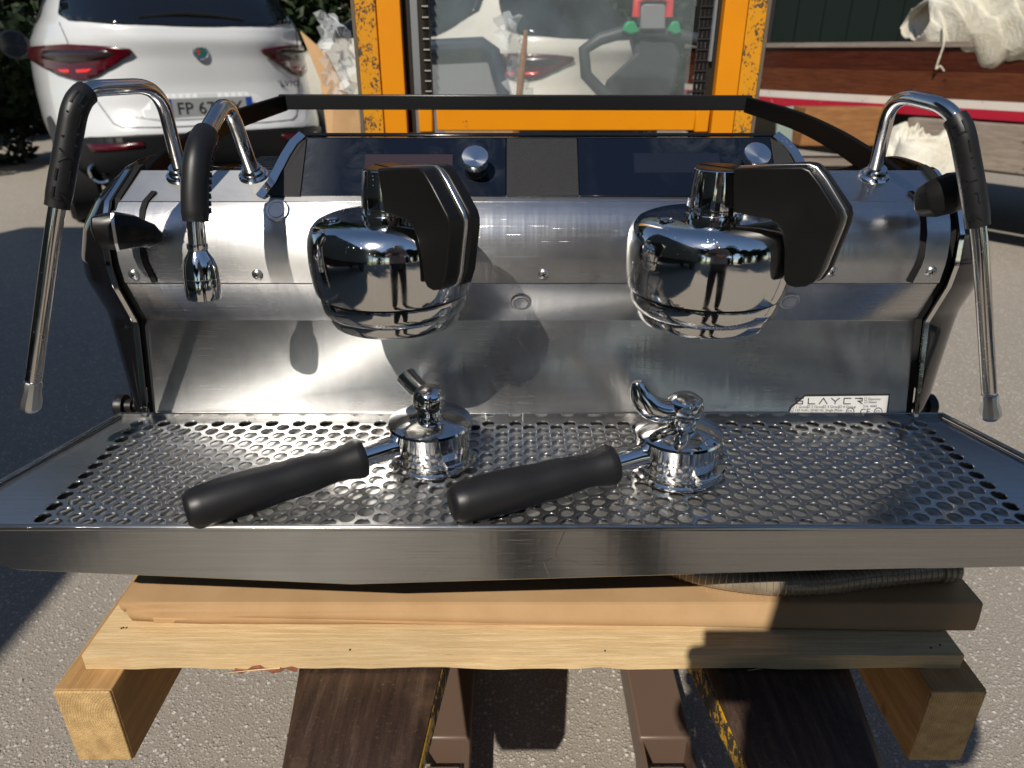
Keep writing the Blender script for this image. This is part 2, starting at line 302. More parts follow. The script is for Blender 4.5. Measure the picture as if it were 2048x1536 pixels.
# ------------------------------------------------------------------ mesh helpers
def empty(name, loc, label, cat, group=None, rz=0.):
    o = bpy.data.objects.new(name, None); C.objects.link(o); o.location = loc; o.rotation_euler = (0, 0, rz)
    o.empty_display_size = .05; o['label'] = label; o['category'] = cat
    if group: o['group'] = group
    return o
def tag(o, label=None, cat=None, group=None, kind=None):
    if label: o['label'] = label
    if cat: o['category'] = cat
    if group: o['group'] = group
    if kind: o['kind'] = kind
    return o
class MB:
    def __init__(s): s.bm = bmesh.new()
    def box(s, c, size, rot=None, mtx=None):
        r = bmesh.ops.create_cube(s.bm, size=1)['verts']
        T = Matrix.Translation(c) @ (rot if rot is not None else Matrix.Identity(4)) @ Matrix.Diagonal((*size, 1))
        if mtx is not None: T = mtx @ T
        bmesh.ops.transform(s.bm, matrix=T, verts=r); return s
    def span(s, a, b):
        a, b = Vector(a), Vector(b); return s.box((a + b) / 2, tuple(abs(x) for x in (b - a)))
    def rings(s, rs, close=True, cap=True, capend=None):
        V = [[s.bm.verts.new(p) for p in r] for r in rs]
        for a, b in zip(V, V[1:]):
            n = len(a)
            for i in range(n if close else n - 1):
                j = (i + 1) % n
                try: s.bm.faces.new((a[i], a[j], b[j], b[i]))
                except ValueError: pass
        if cap and close:
            for r in (V[0][::-1], V[-1]):
                try: s.bm.faces.new(r)
                except ValueError: pass
        return s
    def lathe(s, prof, c=(0, 0, 0), axis=(0, 0, 1), n=40, cap=True, a0=0., a1=None):
        q = Vector((0, 0, 1)).rotation_difference(Vector(axis)).to_matrix(); c = Vector(c); rs = []
        for r, z in prof:
            if a1 is None: rs.append([c + q @ Vector((max(r, 1e-5) * cos(2 * pi * i / n), max(r, 1e-5) * sin(2 * pi * i / n), z)) for i in range(n)])
            else: rs.append([c + q @ Vector((r * cos(a0 + (a1 - a0) * i / n), r * sin(a0 + (a1 - a0) * i / n), z)) for i in range(n + 1)])
        if a1 is None: return s.rings(rs, True, cap)
        V = [[s.bm.verts.new(p) for p in r] for r in rs]; k = len(V)
        for i in range(k):
            a, b = V[i], V[(i + 1) % k]
            for j in range(len(a) - 1): s.bm.faces.new((a[j], a[j + 1], b[j + 1], b[j]))
        s.bm.faces.new([v[0] for v in V]); s.bm.faces.new([v[-1] for v in V][::-1]); return s
    def tube(s, pts, rad, n=14, cap=True, flat=1.0, up=None):
        pts = [Vector(p) for p in pts]; k = len(pts)
        if not hasattr(rad, '__len__'): rad = [rad] * k
        rs = []; prev = None
        for i, p in enumerate(pts):
            t = (pts[min(i + 1, k - 1)] - pts[max(i - 1, 0)]).normalized()
            if prev is None: prev = Vector(up) if up else (Vector((0, 0, 1)) if abs(t.z) < .9 else Vector((0, 1, 0)))
            a = (prev - t * prev.dot(t)).normalized(); b = t.cross(a); prev = a
            rs.append([p + a * cos(2 * pi * j / n) * rad[i] + b * sin(2 * pi * j / n) * rad[i] * flat for j in range(n)])
        return s.rings(rs, True, cap)
    def strip(s, pts, w, h, up=(0, 0, 1)):
        """rectangular bar swept along pts; w across, h along up"""
        pts = [Vector(p) for p in pts]; k = len(pts); rs = []; up = Vector(up); h0 = h
        for i, p in enumerate(pts):
            h = h0 if not hasattr(h0, '__len__') else h0[0] + (h0[1] - h0[0]) * i / (k - 1)
            t = (pts[min(i + 1, k - 1)] - pts[max(i - 1, 0)]).normalized()
            b = t.cross(up).normalized(); a = b.cross(t).normalized()
            rs.append([p + b * w / 2 + a * h / 2, p - b * w / 2 + a * h / 2, p - b * w / 2 - a * h / 2, p + b * w / 2 - a * h / 2])
        return s.rings(rs)
    def prism(s, poly, d):
        """poly: 3d points in a plane; d: extrusion vector"""
        d = Vector(d); return s.rings([[Vector(p) for p in poly], [Vector(p) + d for p in poly]])
    def quad(s, a, b, c, d):
        s.bm.faces.new([s.bm.verts.new(p) for p in (a, b, c, d)]); return s
    def build(s, name, m, parent=None, smooth=False, bevel=0., seg=2, local=False, sub=0, solid=0., auto=35, label=None):
        bmesh.ops.recalc_face_normals(s.bm, faces=s.bm.faces)
        me = bpy.data.meshes.new(name); s.bm.to_mesh(me); s.bm.free()
        return link(name, me, m, parent, smooth, bevel, seg, local, sub, solid, auto, label)
def link(name, me, m, parent=None, smooth=False, bevel=0., seg=2, local=False, sub=0, solid=0., auto=35, label=None):
    if not len(me.materials): me.materials.append(M[m] if isinstance(m, str) else m)
    o = bpy.data.objects.new(name, me); C.objects.link(o)
    if parent is not None:
        o.parent = parent
        if not local:
            mw = Matrix.Identity(4)
            if parent.type == 'EMPTY': mw = Matrix.Translation(parent.location) @ parent.rotation_euler.to_matrix().to_4x4()
            o.matrix_parent_inverse = mw.inverted()
    if smooth:
        me.shade_smooth()
        if auto: me.set_sharp_from_angle(angle=R(auto))
    if solid:
        k = o.modifiers.new('solid', 'SOLIDIFY'); k.thickness = solid; k.offset = 0
    if sub:
        k = o.modifiers.new('sub', 'SUBSURF'); k.levels = sub; k.render_levels = sub
    if bevel:
        k = o.modifiers.new('bevel', 'BEVEL'); k.width = bevel; k.segments = seg; k.limit_method = 'ANGLE'; k.angle_limit = R(35); k.harden_normals = False
        me.shade_smooth(); me.set_sharp_from_angle(angle=R(50))
    if label: o['label'] = label
    return o
def arc_path(pts, r, n=7):
    """polyline with its corners rounded"""
    pts = [Vector(p) for p in pts]; out = [pts[0]]
    if not hasattr(r, '__len__'): r = [r] * len(pts)
    for i in range(1, len(pts) - 1):
        a, b, c = pts[i - 1], pts[i], pts[i + 1]
        u = (a - b).normalized(); v = (c - b).normalized(); k = min(r[i], (a - b).length * .48, (c - b).length * .48)
        p, q = b + u * k, b + v * k
        for j in range(n + 1):
            t = j / n; out.append(p * (1 - t) ** 2 + b * 2 * t * (1 - t) + q * t * t)
    out.append(pts[-1]); return out
def resample(pts, n):
    d = [0]
    for a, b in zip(pts, pts[1:]): d.append(d[-1] + (b - a).length)
    out = []
    for i in range(n):
        t = d[-1] * i / (n - 1); k = max(j for j in range(len(d)) if d[j] <= t + 1e-9); k = min(k, len(pts) - 2)
        f = (t - d[k]) / max(d[k + 1] - d[k], 1e-9); out.append(pts[k].lerp(pts[k + 1], f))
    return out
def text_mesh(s, size, depth=.0003, align='LEFT', font_space=1.0):
    cu = bpy.data.curves.new('t', 'FONT'); cu.body = s; cu.size = size; cu.extrude = depth; cu.align_x = align; cu.space_character = font_space
    cu.resolution_u = 3
    o = bpy.data.objects.new('t', cu); C.objects.link(o); dg = bpy.context.evaluated_depsgraph_get()
    me = bpy.data.meshes.new_from_object(o.evaluated_get(dg)); bpy.data.objects.remove(o); bpy.data.curves.remove(cu)
    me.materials.clear(); return me
# stencil letters of the maker's name as strokes in a unit box (x 0..1, y 0..1)
GLYPH = {'S': [[(.95, 1), (.12, 1), (.12, .62)], [(.12, .5), (.9, .5), (.9, 0), (.0, 0)]],
         'L': [[(.1, 1), (.1, 0), (.95, 0)]],
         'A': [[(0, 0), (.5, 1), (1, 0)]],
         'Y': [[(0, 1), (.42, .52)], [(1, 1), (.5, .45), (.5, 0)]],
         'E': [[(.95, 1), (.1, 1), (.1, .12)], [(.1, 0), (.95, 0)]],
         'R': [[(.0, 1), (.9, 1), (.9, .5), (.35, .5)], [(.5, .42), (.95, 0)]]}

# ------------------------------------------------------------------ ground
g = MB(); g.quad((-120, -120, 0), (120, -120, 0), (120, 160, 0), (-120, 160, 0))
tag(g.build('ground', 'ground'), 'worn grey asphalt yard with pale gravel showing', kind='structure')
g = MB(); g.quad((-60, -60, .004), (-3.5, -60, .004), (-2.5, -9, .004), (-60, -7, .004))
tag(g.build('lawn', 'grass'), 'green lawn beside the yard behind the camera', kind='structure')

gm = MB(); rg = random.Random(21)
for i in range(420):
    x, y = rg.uniform(-1.6, 1.9), rg.uniform(.6, 3.2); r = rg.uniform(.0015, .0045)
    gm.box((x, y, r * .4), (r * rg.uniform(1, 2), r * rg.uniform(1, 2), r), Matrix.Rotation(rg.uniform(0, 3), 4, 'Z') @ Matrix.Rotation(rg.uniform(-.5, .5), 4, 'X'))
tag(gm.build('gravel', 'grit'), 'loose pale grit scattered over the asphalt', 'gravel', kind='stuff')
# ------------------------------------------------------------------ espresso machine
ZT = .70                                    # top of the drip tray
XL, XR = -.432, .477; XC = (XL + XR) / 2
em = empty('espresso_machine', (XC, .9, .545), 'two group stainless steel espresso machine with black sides standing on cardboard on a pallet', 'espresso machine')
PROF = [(.762, .70), (.791, .811), (.767, .8635)]
lower = MB(); lower.rings([[(XL, y, z), (XR, y, z), (XR, y + .004, z), (XL, y + .004, z)] for y, z in PROF])
lower.build('backsplash', 'steel', em, bevel=.0008)
UP = [(.7655, .8645), (.7630, .8855), (.7632, .895), (.7650, .907), (.7685, .919), (.7740, .931), (.7815, .9415), (.7905, .9485)]
up = MB(); up.rings([[(XL, y, z), (XR, y, z), (XR, y + .004, z), (XL, y + .004, z)] for y, z in UP], cap=True)
up.build('front_panel', 'steel', em, smooth=True, auto=30)
tp = MB(); tp.prism([(XL, .7912, .9492), (XL, .851, .9738), (XL, .854, .969), (XL, .795, .944)], (XR - XL, 0, 0)); tp.build('top_panel', 'steel', em, bevel=.0008)
# cup deck behind: dark ribbed tray
dk = MB(); dk.span((XL + .005, .858, .920), (XR - .005, 1.24, .932)); dk.build('cup_tray', 'black_trim', em)
for i in range(16):
    y = .87 + i * .024
    b = MB(); b.span((XL + .01, y, .9322), (XR - .01, y + .010, .9380)); b.build('tray_rib', 'black_gloss', em)
ch = MB(); ch.span((XL + .03, .80, .632), (XR - .03, 1.23, .919)); ch.build('chassis', 'black_trim', em)
cb = MB(); cb.span((XL + .06, .645, .60), (XR - .06, 1.2, .63)); cb.build('base_plate', 'black_trim', em)
for x in (XL + .09, XR - .09):
    for y in (.70, 1.14):
        f = MB(); f.lathe([(.02, 0), (.024, .004), (.024, .02), (.012, .026), (.012, .06)], (x, y, .5465), n=24); f.build('foot', 'rubber', em, smooth=True)

# black side shells with a bright front edge
SIDE = [(.762, .700, .034), (.789, .812, .060), (.7665, .862, .062), (.763, .886, .058), (.768, .920, .047), (.790, .950, .031), (.845, .974, .011), (.875, .978, .006)]
for sgn, x0 in ((-1, XL), (1, XR)):
    sh = MB(); rows = []
    fine = []
    for (a, b) in zip(SIDE, SIDE[1:]):
        for k in range(5): fine.append(tuple(a[i] + (b[i] - a[i]) * k / 5 for i in range(3)))
    fine.append(SIDE[-1])
    for y, z, w in fine:
        w = w * (1.22 if sgn > 0 else 1.0)
        e = x0 + sgn * .0095
        row = [Vector((e, y - .004, z)), Vector((e + sgn * w * .30, y + .004, z)), Vector((e + sgn * w * .72, y + .022, z)), Vector((e + sgn * w * .95, y + .050, z)),
               Vector((e + sgn * w, y + .09, z)), Vector((e + sgn * (w * .9), y + .17, min(z, .955))), Vector((e + sgn * (w * .5), 1.05 + (y - .76) * .6, min(z, .935))), Vector((e - sgn * .01, 1.22, min(z, .93)))]
        rows.append(row)
    sh.rings(rows, close=False, cap=False)
    o = sh.build('side_shell', 'black_gloss', em, smooth=True, auto=60); k = o.modifiers.new('solid', 'SOLIDIFY'); k.thickness = .004; k.offset = -sgn
    k = o.modifiers.new('sub', 'SUBSURF'); k.levels = 1; k.render_levels = 2
    tr = MB(); tr.strip([Vector((x0 + sgn * .0085, y - .0055, z)) for y, z, w in fine[:-3]], .0035, .005, up=(sgn * 1., 0, 0)); tr.build('edge_trim', 'chrome', em, smooth=True, auto=30)
    gp = MB(); gp.strip([Vector((x0 + sgn * .0035, y + .006, z)) for y, z, w in fine[:-3]], .006, .009, up=(sgn * 1., 0, 0)); gp.build('shadow_gap', 'gap', em)
    # dark slot the lever travels in
    xs = x0 - sgn * .030
    sp = [Vector((xs + sgn * (-.004), .806, .9575)), Vector((xs, .7895, .9495)), Vector((xs + sgn * .0005, .7805, .9420)), Vector((xs + sgn * .001, .7678, .9195)), Vector((xs + sgn * .001, .7618, .895)), Vector((xs, .7616, .886)), Vector((xs - sgn * .004, .7637, .866))]
    sl_ = MB(); sl_.strip(sp, .0016, .0062, up=(1, 0, 0)); sl_.build('lever_slot', 'gap', em)

# cup rail
RAIL_L = [at(u, v, y=y) - Vector((-.004, 0, .0185 - .0065 * (y - .815) / .465)) for u, v, y in ((240, 385, .815), (268, 350, .855), (316, 304, .93), (366, 268, 1.00), (415, 243, 1.08), (464, 220, 1.16), (563, 190, 1.28))]
RAIL_R = [at(u, v, y=y) - Vector((.004, 0, .0185 - .0065 * (y - .815) / .465)) for u, v, y in ((1893, 412, .815), (1851, 370, .855), (1800, 332, .92), (1749, 297, .98), (1681, 257, 1.07), (1600, 222, 1.17), (1500, 194, 1.28))]
def smooth_path(pts, n=6):
    P = [Vector(p) for p in pts]; out = []
    for i in range(len(P) - 1):
        p0, p1, p2, p3 = P[max(i - 1, 0)], P[i], P[i + 1], P[min(i + 2, len(P) - 1)]
        for k in range(n):
            t = k / n; out.append(.5 * ((2 * p1) + (p2 - p0) * t + (2 * p0 - 5 * p1 + 4 * p2 - p3) * t * t + (3 * p1 - 3 * p2 + p3 - p0) * t ** 3))
    out.append(P[-1]); return out
for pts in (RAIL_L, RAIL_R):
    r = MB(); r.strip(smooth_path(pts), .009, (.037, .0245)); r.build('cup_rail', 'rail_black', em, bevel=.0015)
r = MB(); r.strip([(-.390, 1.280, 1.021), (.402, 1.280, 1.0195)], .008, .024); r.build('rear_rail', 'black_trim', em, bevel=.002)
# display hood, tilted back like a dashboard
HB, HT = Vector((0, .797, .9525)), Vector((0, .8555, 1.0115))
hdir = (HT - HB).normalized(); hn = Vector((0, -hdir.z, hdir.y))          # outward normal of the display
def onhood(x, t, off=0.): return Vector((x, 0, 0)) + HB + hdir * t + hn * off
HL = (HT - HB).length
def hx(u, v):
    """x on the display plane of a sight line"""
    a = at(u, v, y=1.0) - Vector((0, 0, CAMH)); o = Vector((0, 0, CAMH)); t = (HB - o).dot(hn) / a.dot(hn); p = o + a * t
    return p.x, (p - HB).dot(hdir)
hood = MB()
outl = [(hx(522, 388)[0], .000), (hx(545, 360)[0], .019), (hx(572, 310)[0], .055), (hx(588, 285)[0], .072), (hx(606, 270)[0], HL), (hx(1550, 270)[0], HL), (hx(1571, 285)[0], .072), (hx(1588, 305)[0], .058), (hx(1612, 345)[0], .028), (hx(1636, 388)[0], .000)]
hood.prism([onhood(x, t, -.003) for x, t in outl], Vector((0, .085, -.014))); hood.build('hood_shell', 'black_gloss', em, bevel=.001)
def tile(name, u0, u1, m, off=.0005, t0=.002, t1=HL - .004, th=.003, bevel=.0004):
    a, b = hx(u0, 330)[0], hx(u1, 330)[0]
    q = MB(); q.prism([onhood(a, t0, off), onhood(b, t0, off), onhood(b, t1, off), onhood(a, t1, off)], hn * -th); return q.build(name, m, em, bevel=bevel)
tile('display_glass', 609, 1011, 'display'); tile('blank_plate', 1013.5, 1155.5, 'texture_black'); tile('display_glass', 1158, 1546, 'display')
tile('screen_window', 730, 905, 'screen_l', .0008, .040, .0565, .0005, 0); tile('screen_window', 1268, 1440, 'screen_r', .0008, .032, .058, .0005, 0)
for pl in (outl[:5], outl[5:]):
    xi = hx(607, 330)[0] if pl is not outl[5:] and pl[0][0] < 0 else hx(1548, 330)[0]
    s_ = 1 if pl[0][0] < 0 else -1
    poly = [onhood(x + s_ * .006, min(max(t, .002), HL - .004), .0005) for x, t in pl]
    poly = poly + [onhood(xi, HL - .004, .0005), onhood(xi, .002, .0005)] if s_ > 0 else poly + [onhood(xi, .002, .0005), onhood(xi, HL - .004, .0005)]
    q = MB(); q.prism(poly, hn * -.003); q.build('end_plate', 'texture_black', em)
    ch_ = MB(); ch_.strip([onhood(x, t, .001) for x, t in pl] if s_ > 0 else [onhood(x, t, .001) for x, t in pl], .010, .004, up=tuple(hn)); ch_.build('hood_edge', 'chrome', em, smooth=True, auto=50)
tr = MB(); tr.strip([onhood(outl[4][0], HL, .001), onhood(outl[5][0], HL, .001)], .004, .003, up=tuple(hn)); tr.build('hood_lip', 'black_gloss', em, bevel=.0008)
for u, v in ((952, 343), (1500, 337)):
    x, t = hx(u, v); c = onhood(x, t, 0)
    kb = MB(); kb.lathe([(.0128, 0), (.0128, .004), (.0120, .005), (.0120, .017)], c, hn, 40); k1 = kb.build('knob', 'black_trim', em, smooth=True)
    kb = MB(); kb.lathe([(.0142, .017), (.0145, .0175), (.0145, .0265), (.0138, .0272), (.0001, .0272)], c, hn, 48); kc = kb.build('knob_cap', 'knob', k1, smooth=True, auto=30)
# spun tangent for the knob caps
m = M['knob']; tn = nd(m, 'ShaderNodeTangent', direction_type='RADIAL', axis='Y'); tn.axis = 'Y'; ln(m, tn.outputs[0], bs(m).inputs['Tangent'])

# push buttons and screws on the panels
def panel_point(u, v):
    pr = PROF + UP
    best = None
    for (y0, z0), (y1, z1) in zip(pr, pr[1:]):
        for k in range(401):
            t = k / 400; y = y0 + (y1 - y0) * t; z = z0 + (z1 - z0) * t; p = at(u, v, y=y)
            e = abs(p.z - z)
            if best is None or e < best[0]: best = (e, Vector((p.x, y, z)), Vector((0, -(z1 - z0), (y1 - y0))).normalized())
    return best[1], best[2]
for u, v, r in ((555, 422, .0128), (1042, 603, .0118), (1578, 600, .0118)):
    p, n = panel_point(u, v)
    b = MB(); b.lathe([(r, -.001), (r, .0022), (r * .93, .003), (r * .72, .0032), (r * .70, .0014), (r * .68, .0014), (r * .66, .0034), (r * .2, .0030), (.0001, .0029)], p, n, 40)
    b.build('push_button', 'satin', em, smooth=True, auto=25)
for u, v in ((268, 549), (515, 549), (1087, 548), (1663, 543), (1862, 543)):
    p, n = panel_point(u, v)
    b = MB(); b.lathe([(.0062, -.0005), (.0060, .0008), (.0045, .0024), (.0020, .0031), (.0001, .0032)], p, n, 24); s_ = b.build('screw', 'satin', em, smooth=True)
    q = n.cross(Vector((1, 0, 0))).normalized()
    b = MB()
    for a in (R(25), R(115)):
        d1 = Vector((1, 0, 0)) * cos(a) + q * sin(a); d2 = n.cross(d1)
        b.prism([p + d1 * .0028 + d2 * .0006, p - d1 * .0028 + d2 * .0006, p - d1 * .0028 - d2 * .0006, p + d1 * .0028 - d2 * .0006], n * .0034)
    b.build('screw_slot', 'gap', s_)

# name plate
def pp(u, v): return panel_point(u, v)
npl = [(1577, 829), (1582, 816), (1610, 793), (1776, 791), (1771, 829)]
P3 = [pp(u, v)[0] for u, v in npl]; nn = pp(1700, 810)[1]
q = MB(); q.prism([p + nn * .0002 for p in [pp(1574, 829)[0], pp(1579, 814)[0], pp(1608, 789)[0], pp(1780, 787)[0], pp(1775, 829)[0]]], nn * .0004); q.build('plate_border', 'ink', em)
q = MB(); q.prism([p + nn * .0008 for p in P3], nn * .0004); lab = q.build('name_plate', 'label', em)
ex = Vector((1, 0, 0)); ey = nn.cross(ex).normalized(); ey = ey if ey.z > 0 else -ey
def plate_text(s, u, v, size, align='LEFT'):
    me = text_mesh(s, size, .0001, align); o0 = pp(u, v)[0] + nn * .0014
    me.transform(Matrix.Translation(o0) @ Matrix((ex, ey, nn)).transposed().to_4x4()); link('print', me, 'ink', lab)
def strokes(word, origin, X, Y, N, size, gap, w, depth, wrap=None):
    b = MB(); cx = 0
    for chh in word:
        for pl in GLYPH[chh]:
            for (x0, y0), (x1, y1) in zip(pl, pl[1:]):
                a = Vector((cx + x0 * size[0], y0 * size[1])); c_ = Vector((cx + x1 * size[0], y1 * size[1])); d = (c_ - a).normalized(); n2 = Vector((-d.y, d.x)) * w / 2; e = d * w * .35
                loop = [a - e + n2, a - e - n2, c_ + e - n2, c_ + e + n2]
                if wrap: b.rings([[wrap(p.x, p.y, 0) for p in loop], [wrap(p.x, p.y, depth) for p in loop]])
                else: b.rings([[origin + X * p.x + Y * p.y for p in loop], [origin + X * p.x + Y * p.y + N * depth for p in loop]])
        cx += size[0] + gap
    return b
strokes('SLAYER', pp(1590, 807)[0] + nn * .0013, ex, ey, nn, (.0095, .0068), .0048, .0012, .0002).build('maker_name', 'ink', lab)
plate_text('\u00ae', 1717, 799, .0035)
for i, s in enumerate(['1 Group', '2 Group', '3 Group', '4 Group']): plate_text('\u25a1 ' + s, 1581 + i * 31.5, 815.5, .0046)
plate_text('\u25a1 120 Volts, 50/60 Hz, Single Phase', 1580, 822, .0043); plate_text('\u25a1 240 Volts, 50/60 Hz, Single Phase', 1579, 828, .0043)
plate_text('\u25a1 Espresso', 1727, 800, .0042); plate_text('\u25a1 Steam', 1727, 806, .0042); plate_text('S.N. 4043', 1725, 814, .0042)
plate_text('CE', 1718, 828.5, .0105)
for u in (1699, 1755):
    c = pp(u, 823)[0] + nn * .0014; b = MB()
    b.lathe([(.0052, 0), (.0052, .0002), (.0043, .0002), (.0043, 0)], c, nn, 28, cap=False); b.build('approval_mark', 'ink', lab); plate_text('ETL', u, 825, .0042, 'CENTER')

# ---- drip tray
TF, TB = .538, .762
xbl, xbr, xfl, xfr = -.473, .520, -.548, .602
HO = [(-.150, 21.6)]
S_, DY, HR = .0322, .00938, .0077
holes = []
y1 = .745
for r_ in range(22):
    y = y1 - r_ * DY; off = (S_ / 2 if r_ % 2 else 0)
    x = -.4147 - S_ - off
    left = -.452 - .010 * (y1 - y) / .2; right = .492 + .012 * (y1 - y) / .2
    while x < right:
        if x > left: holes.append((x, y))
        x += S_
def plate_with_holes(outer, hs, rad, nseg=20):
    vs = [Vector(p) for p in outer]; es = [(i, (i + 1) % len(outer)) for i in range(len(outer))]
    for (x, y) in hs:
        k = len(vs)
        for j in range(nseg): vs.append(Vector((x + rad * cos(2 * pi * j / nseg), y + rad * sin(2 * pi * j / nseg))))
        es += [(k + j, k + (j + 1) % nseg) for j in range(nseg)]
    V, E, F, *_ = geometry.delaunay_2d_cdt(vs, es, [], 1, 1e-6)
    H = np.array(hs); keep = []
    A = np.array([[v.x, v.y] for v in V])
    for f in F:
        c = A[list(f)].mean(0)
        if ((H - c) ** 2).sum(1).min() > (rad * .93) ** 2: keep.append(f)
    return V, keep
zg = ZT - .003
outer = [(xbl + .004, TB - .003), (xbr - .004, TB - .003), (xfr - .006, TF + .005), (xfl + .006, TF + .005)]
V, F = plate_with_holes(outer, holes, HR)
me = bpy.data.meshes.new('grate'); me.from_pydata([(v.x, v.y, zg) for v in V], [], [tuple(f) for f in F]); me.update()
gr = link('grate', me, 'steel_grate', em)
k = gr.modifiers.new('solid', 'SOLIDIFY'); k.thickness = .0016; k.offset = -1 if me.polygons[0].normal.z > 0 else 1
k.use_even_offset = False
if me.polygons[0].normal.z < 0: me.flip_normals(); k.offset = -1
# rims of pressed holes: a thin bright ring round each
b = MB()
for (x, y) in holes:
    n = 18; rr = [[Vector((x + r * cos(2 * pi * j / n), y + r * sin(2 * pi * j / n), z)) for j in range(n)] for r, z in ((HR + .00035, zg + .00005), (HR + .00005, zg + .0002), (HR - .0002, zg - .0001), (HR - .0002, zg - .0018))]
    b.rings(rr, cap=False)
o = b.build('hole_rims', 'steel_grate', gr, smooth=True, auto=0); o['kind'] = 'stuff'
wl = MB()
wl.rings([[(-.50, TF + .004, z_), (.545, TF + .004, z_), (.50, .79, z_), (-.455, .79, z_)] for z_ in (.6890, .6875)]); wl.build('tray_floor', 'steel_well', em)
# rim: rounded bright lip around the tray
rim = [(xfl, TF, ZT), (xbl, TB, ZT + .001), (xbr, TB, ZT + .001), (xfr, TF, ZT)]
b = MB(); b.tube([rim[0], rim[3]], .0032, 16); b.build('front_lip', 'steel_tray', em, smooth=True)
b = MB(); b.tube([rim[0], rim[1]], .0026, 12); b.build('side_lip', 'steel_tray', em, smooth=True)
b = MB(); b.tube([rim[3], rim[2]], .0026, 12); b.build('side_lip', 'steel_tray', em, smooth=True)
b = MB(); b.span((xbl, TB - .004, ZT - .006), (xbr, TB - .001, ZT + .0045)); b.build('rear_lip', 'steel_tray', em, bevel=.001)
# front face with its shallow V bottom, and the sloping sides
fb = [(xfl, ZT - .002), (xfr, ZT - .002), (.535, .6560), (.30, .6500), (-.155, .6330), (-.47, .6505), (-.487, .655), (-.497, .664)]
b = MB(); b.prism([(x, TF - .001, z) for x, z in fb], (0, .004, 0)); b.build('tray_front', 'steel_tray', em, bevel=.0015)
b = MB(); b.rings([[(xfl + .001, TF + .003, ZT - .003), (xfl + .003, TF + .003, ZT - .003), (-.485, TF + .003, .657), (-.487, TF + .003, .655)], [(xbl, TB, ZT - .003), (xbl + .003, TB, ZT - .003), (-.43, TB, .650), (-.433, TB, .648)]]); b.build('tray_side', 'steel_tray', em)
b = MB(); b.rings([[(xfr - .001, TF + .003, ZT - .003), (xfr - .003, TF + .003, ZT - .003), (.533, TF + .003, .658), (.535, TF + .003, .656)], [(xbr, TB, ZT - .003), (xbr - .003, TB, ZT - .003), (.477, TB, .652), (.48, TB, .650)]]); b.build('tray_side', 'steel_tray', em)
b = MB(); b.rings([[(-.47, TF + .004, .6525), (-.155, TF + .004, .6350), (.53, TF + .004, .6575), (.53, TF + .004, .6595), (-.155, TF + .004, .637), (-.47, TF + .004, .6545)], [(-.43, TB, .648), (-.1, TB, .636), (.47, TB, .650), (.47, TB, .652), (-.1, TB, .638), (-.43, TB, .650)]]); b.build('tray_bottom', 'black_trim', em)

# thumb screws low at both sides
for sgn, u in ((1, 1853), (-1, 248)):
    p = at(u, 812, y=.80)
    b = MB(); b.lathe([(.0045, -.04), (.0045, -.012), (.009, -.012), (.009, -.003), (.0145, -.003), (.0155, .001), (.0155, .006), (.012, .009), (.0001, .009)], p, (sgn, 0, 0), 32); b.build('thumb_screw', 'rubber', em, smooth=True)

# ---- levers
def lever(sgn, pts, wid, thick, stripe):
    P = [Vector(p) for p in pts]; b = MB(); rs = []
    for i, p in enumerate(P):
        t = (P[min(i + 1, len(P) - 1)] - P[max(i - 1, 0)]).normalized(); a = Vector((0, 0, 1)); bb = t.cross(a).normalized(); a = bb.cross(t)
        if a.z < 0: a = -a
        w, h = thick[i], wid[i]
        rs.append([p + bb * w * sx * k1 + a * h * sz * k2 for sx, sz, k1, k2 in ((1, 1, .5, 1), (-1, 1, .5, 1), (-1, 1, 1, .5), (-1, -1, 1, .5), (-1, -1, .5, 1), (1, -1, .5, 1), (1, -1, 1, .5), (1, 1, 1, .5))])
    b.rings(rs); o = b.build('lever', 'paddle', em, bevel=.0015)
    q = MB(); i = stripe; f = 1.03
    c = sum(rs[i], Vector()) / 8; q.rings([[c + (v - c) * f + (P[i + 1] - P[i]).normalized() * dd for v in rs[i]] for dd in (-.0015, .0015)]); q.build('lever_stripe', 'satin', o)
    return o
lever(-1, [at(318, 476, y=.757), at(300, 470, y=.748), at(268, 463, y=.738), at(232, 462, y=.729), at(196, 464, y=.726), at(191, 465, y=.727)], [.007, .0125, .0165, .0190, .0165, .007], [.006, .010, .013, .014, .011, .005], 3)
lever(1, [at(1840, 412, y=.762), at(1850, 404, y=.752), at(1868, 398, y=.742), at(1900, 386, y=.735), at(1930, 378, y=.745), at(1938, 376, y=.75)], [.009, .0155, .0185, .0200, .018, .010], [.006, .012, .014, .013, .010, .005], 4)

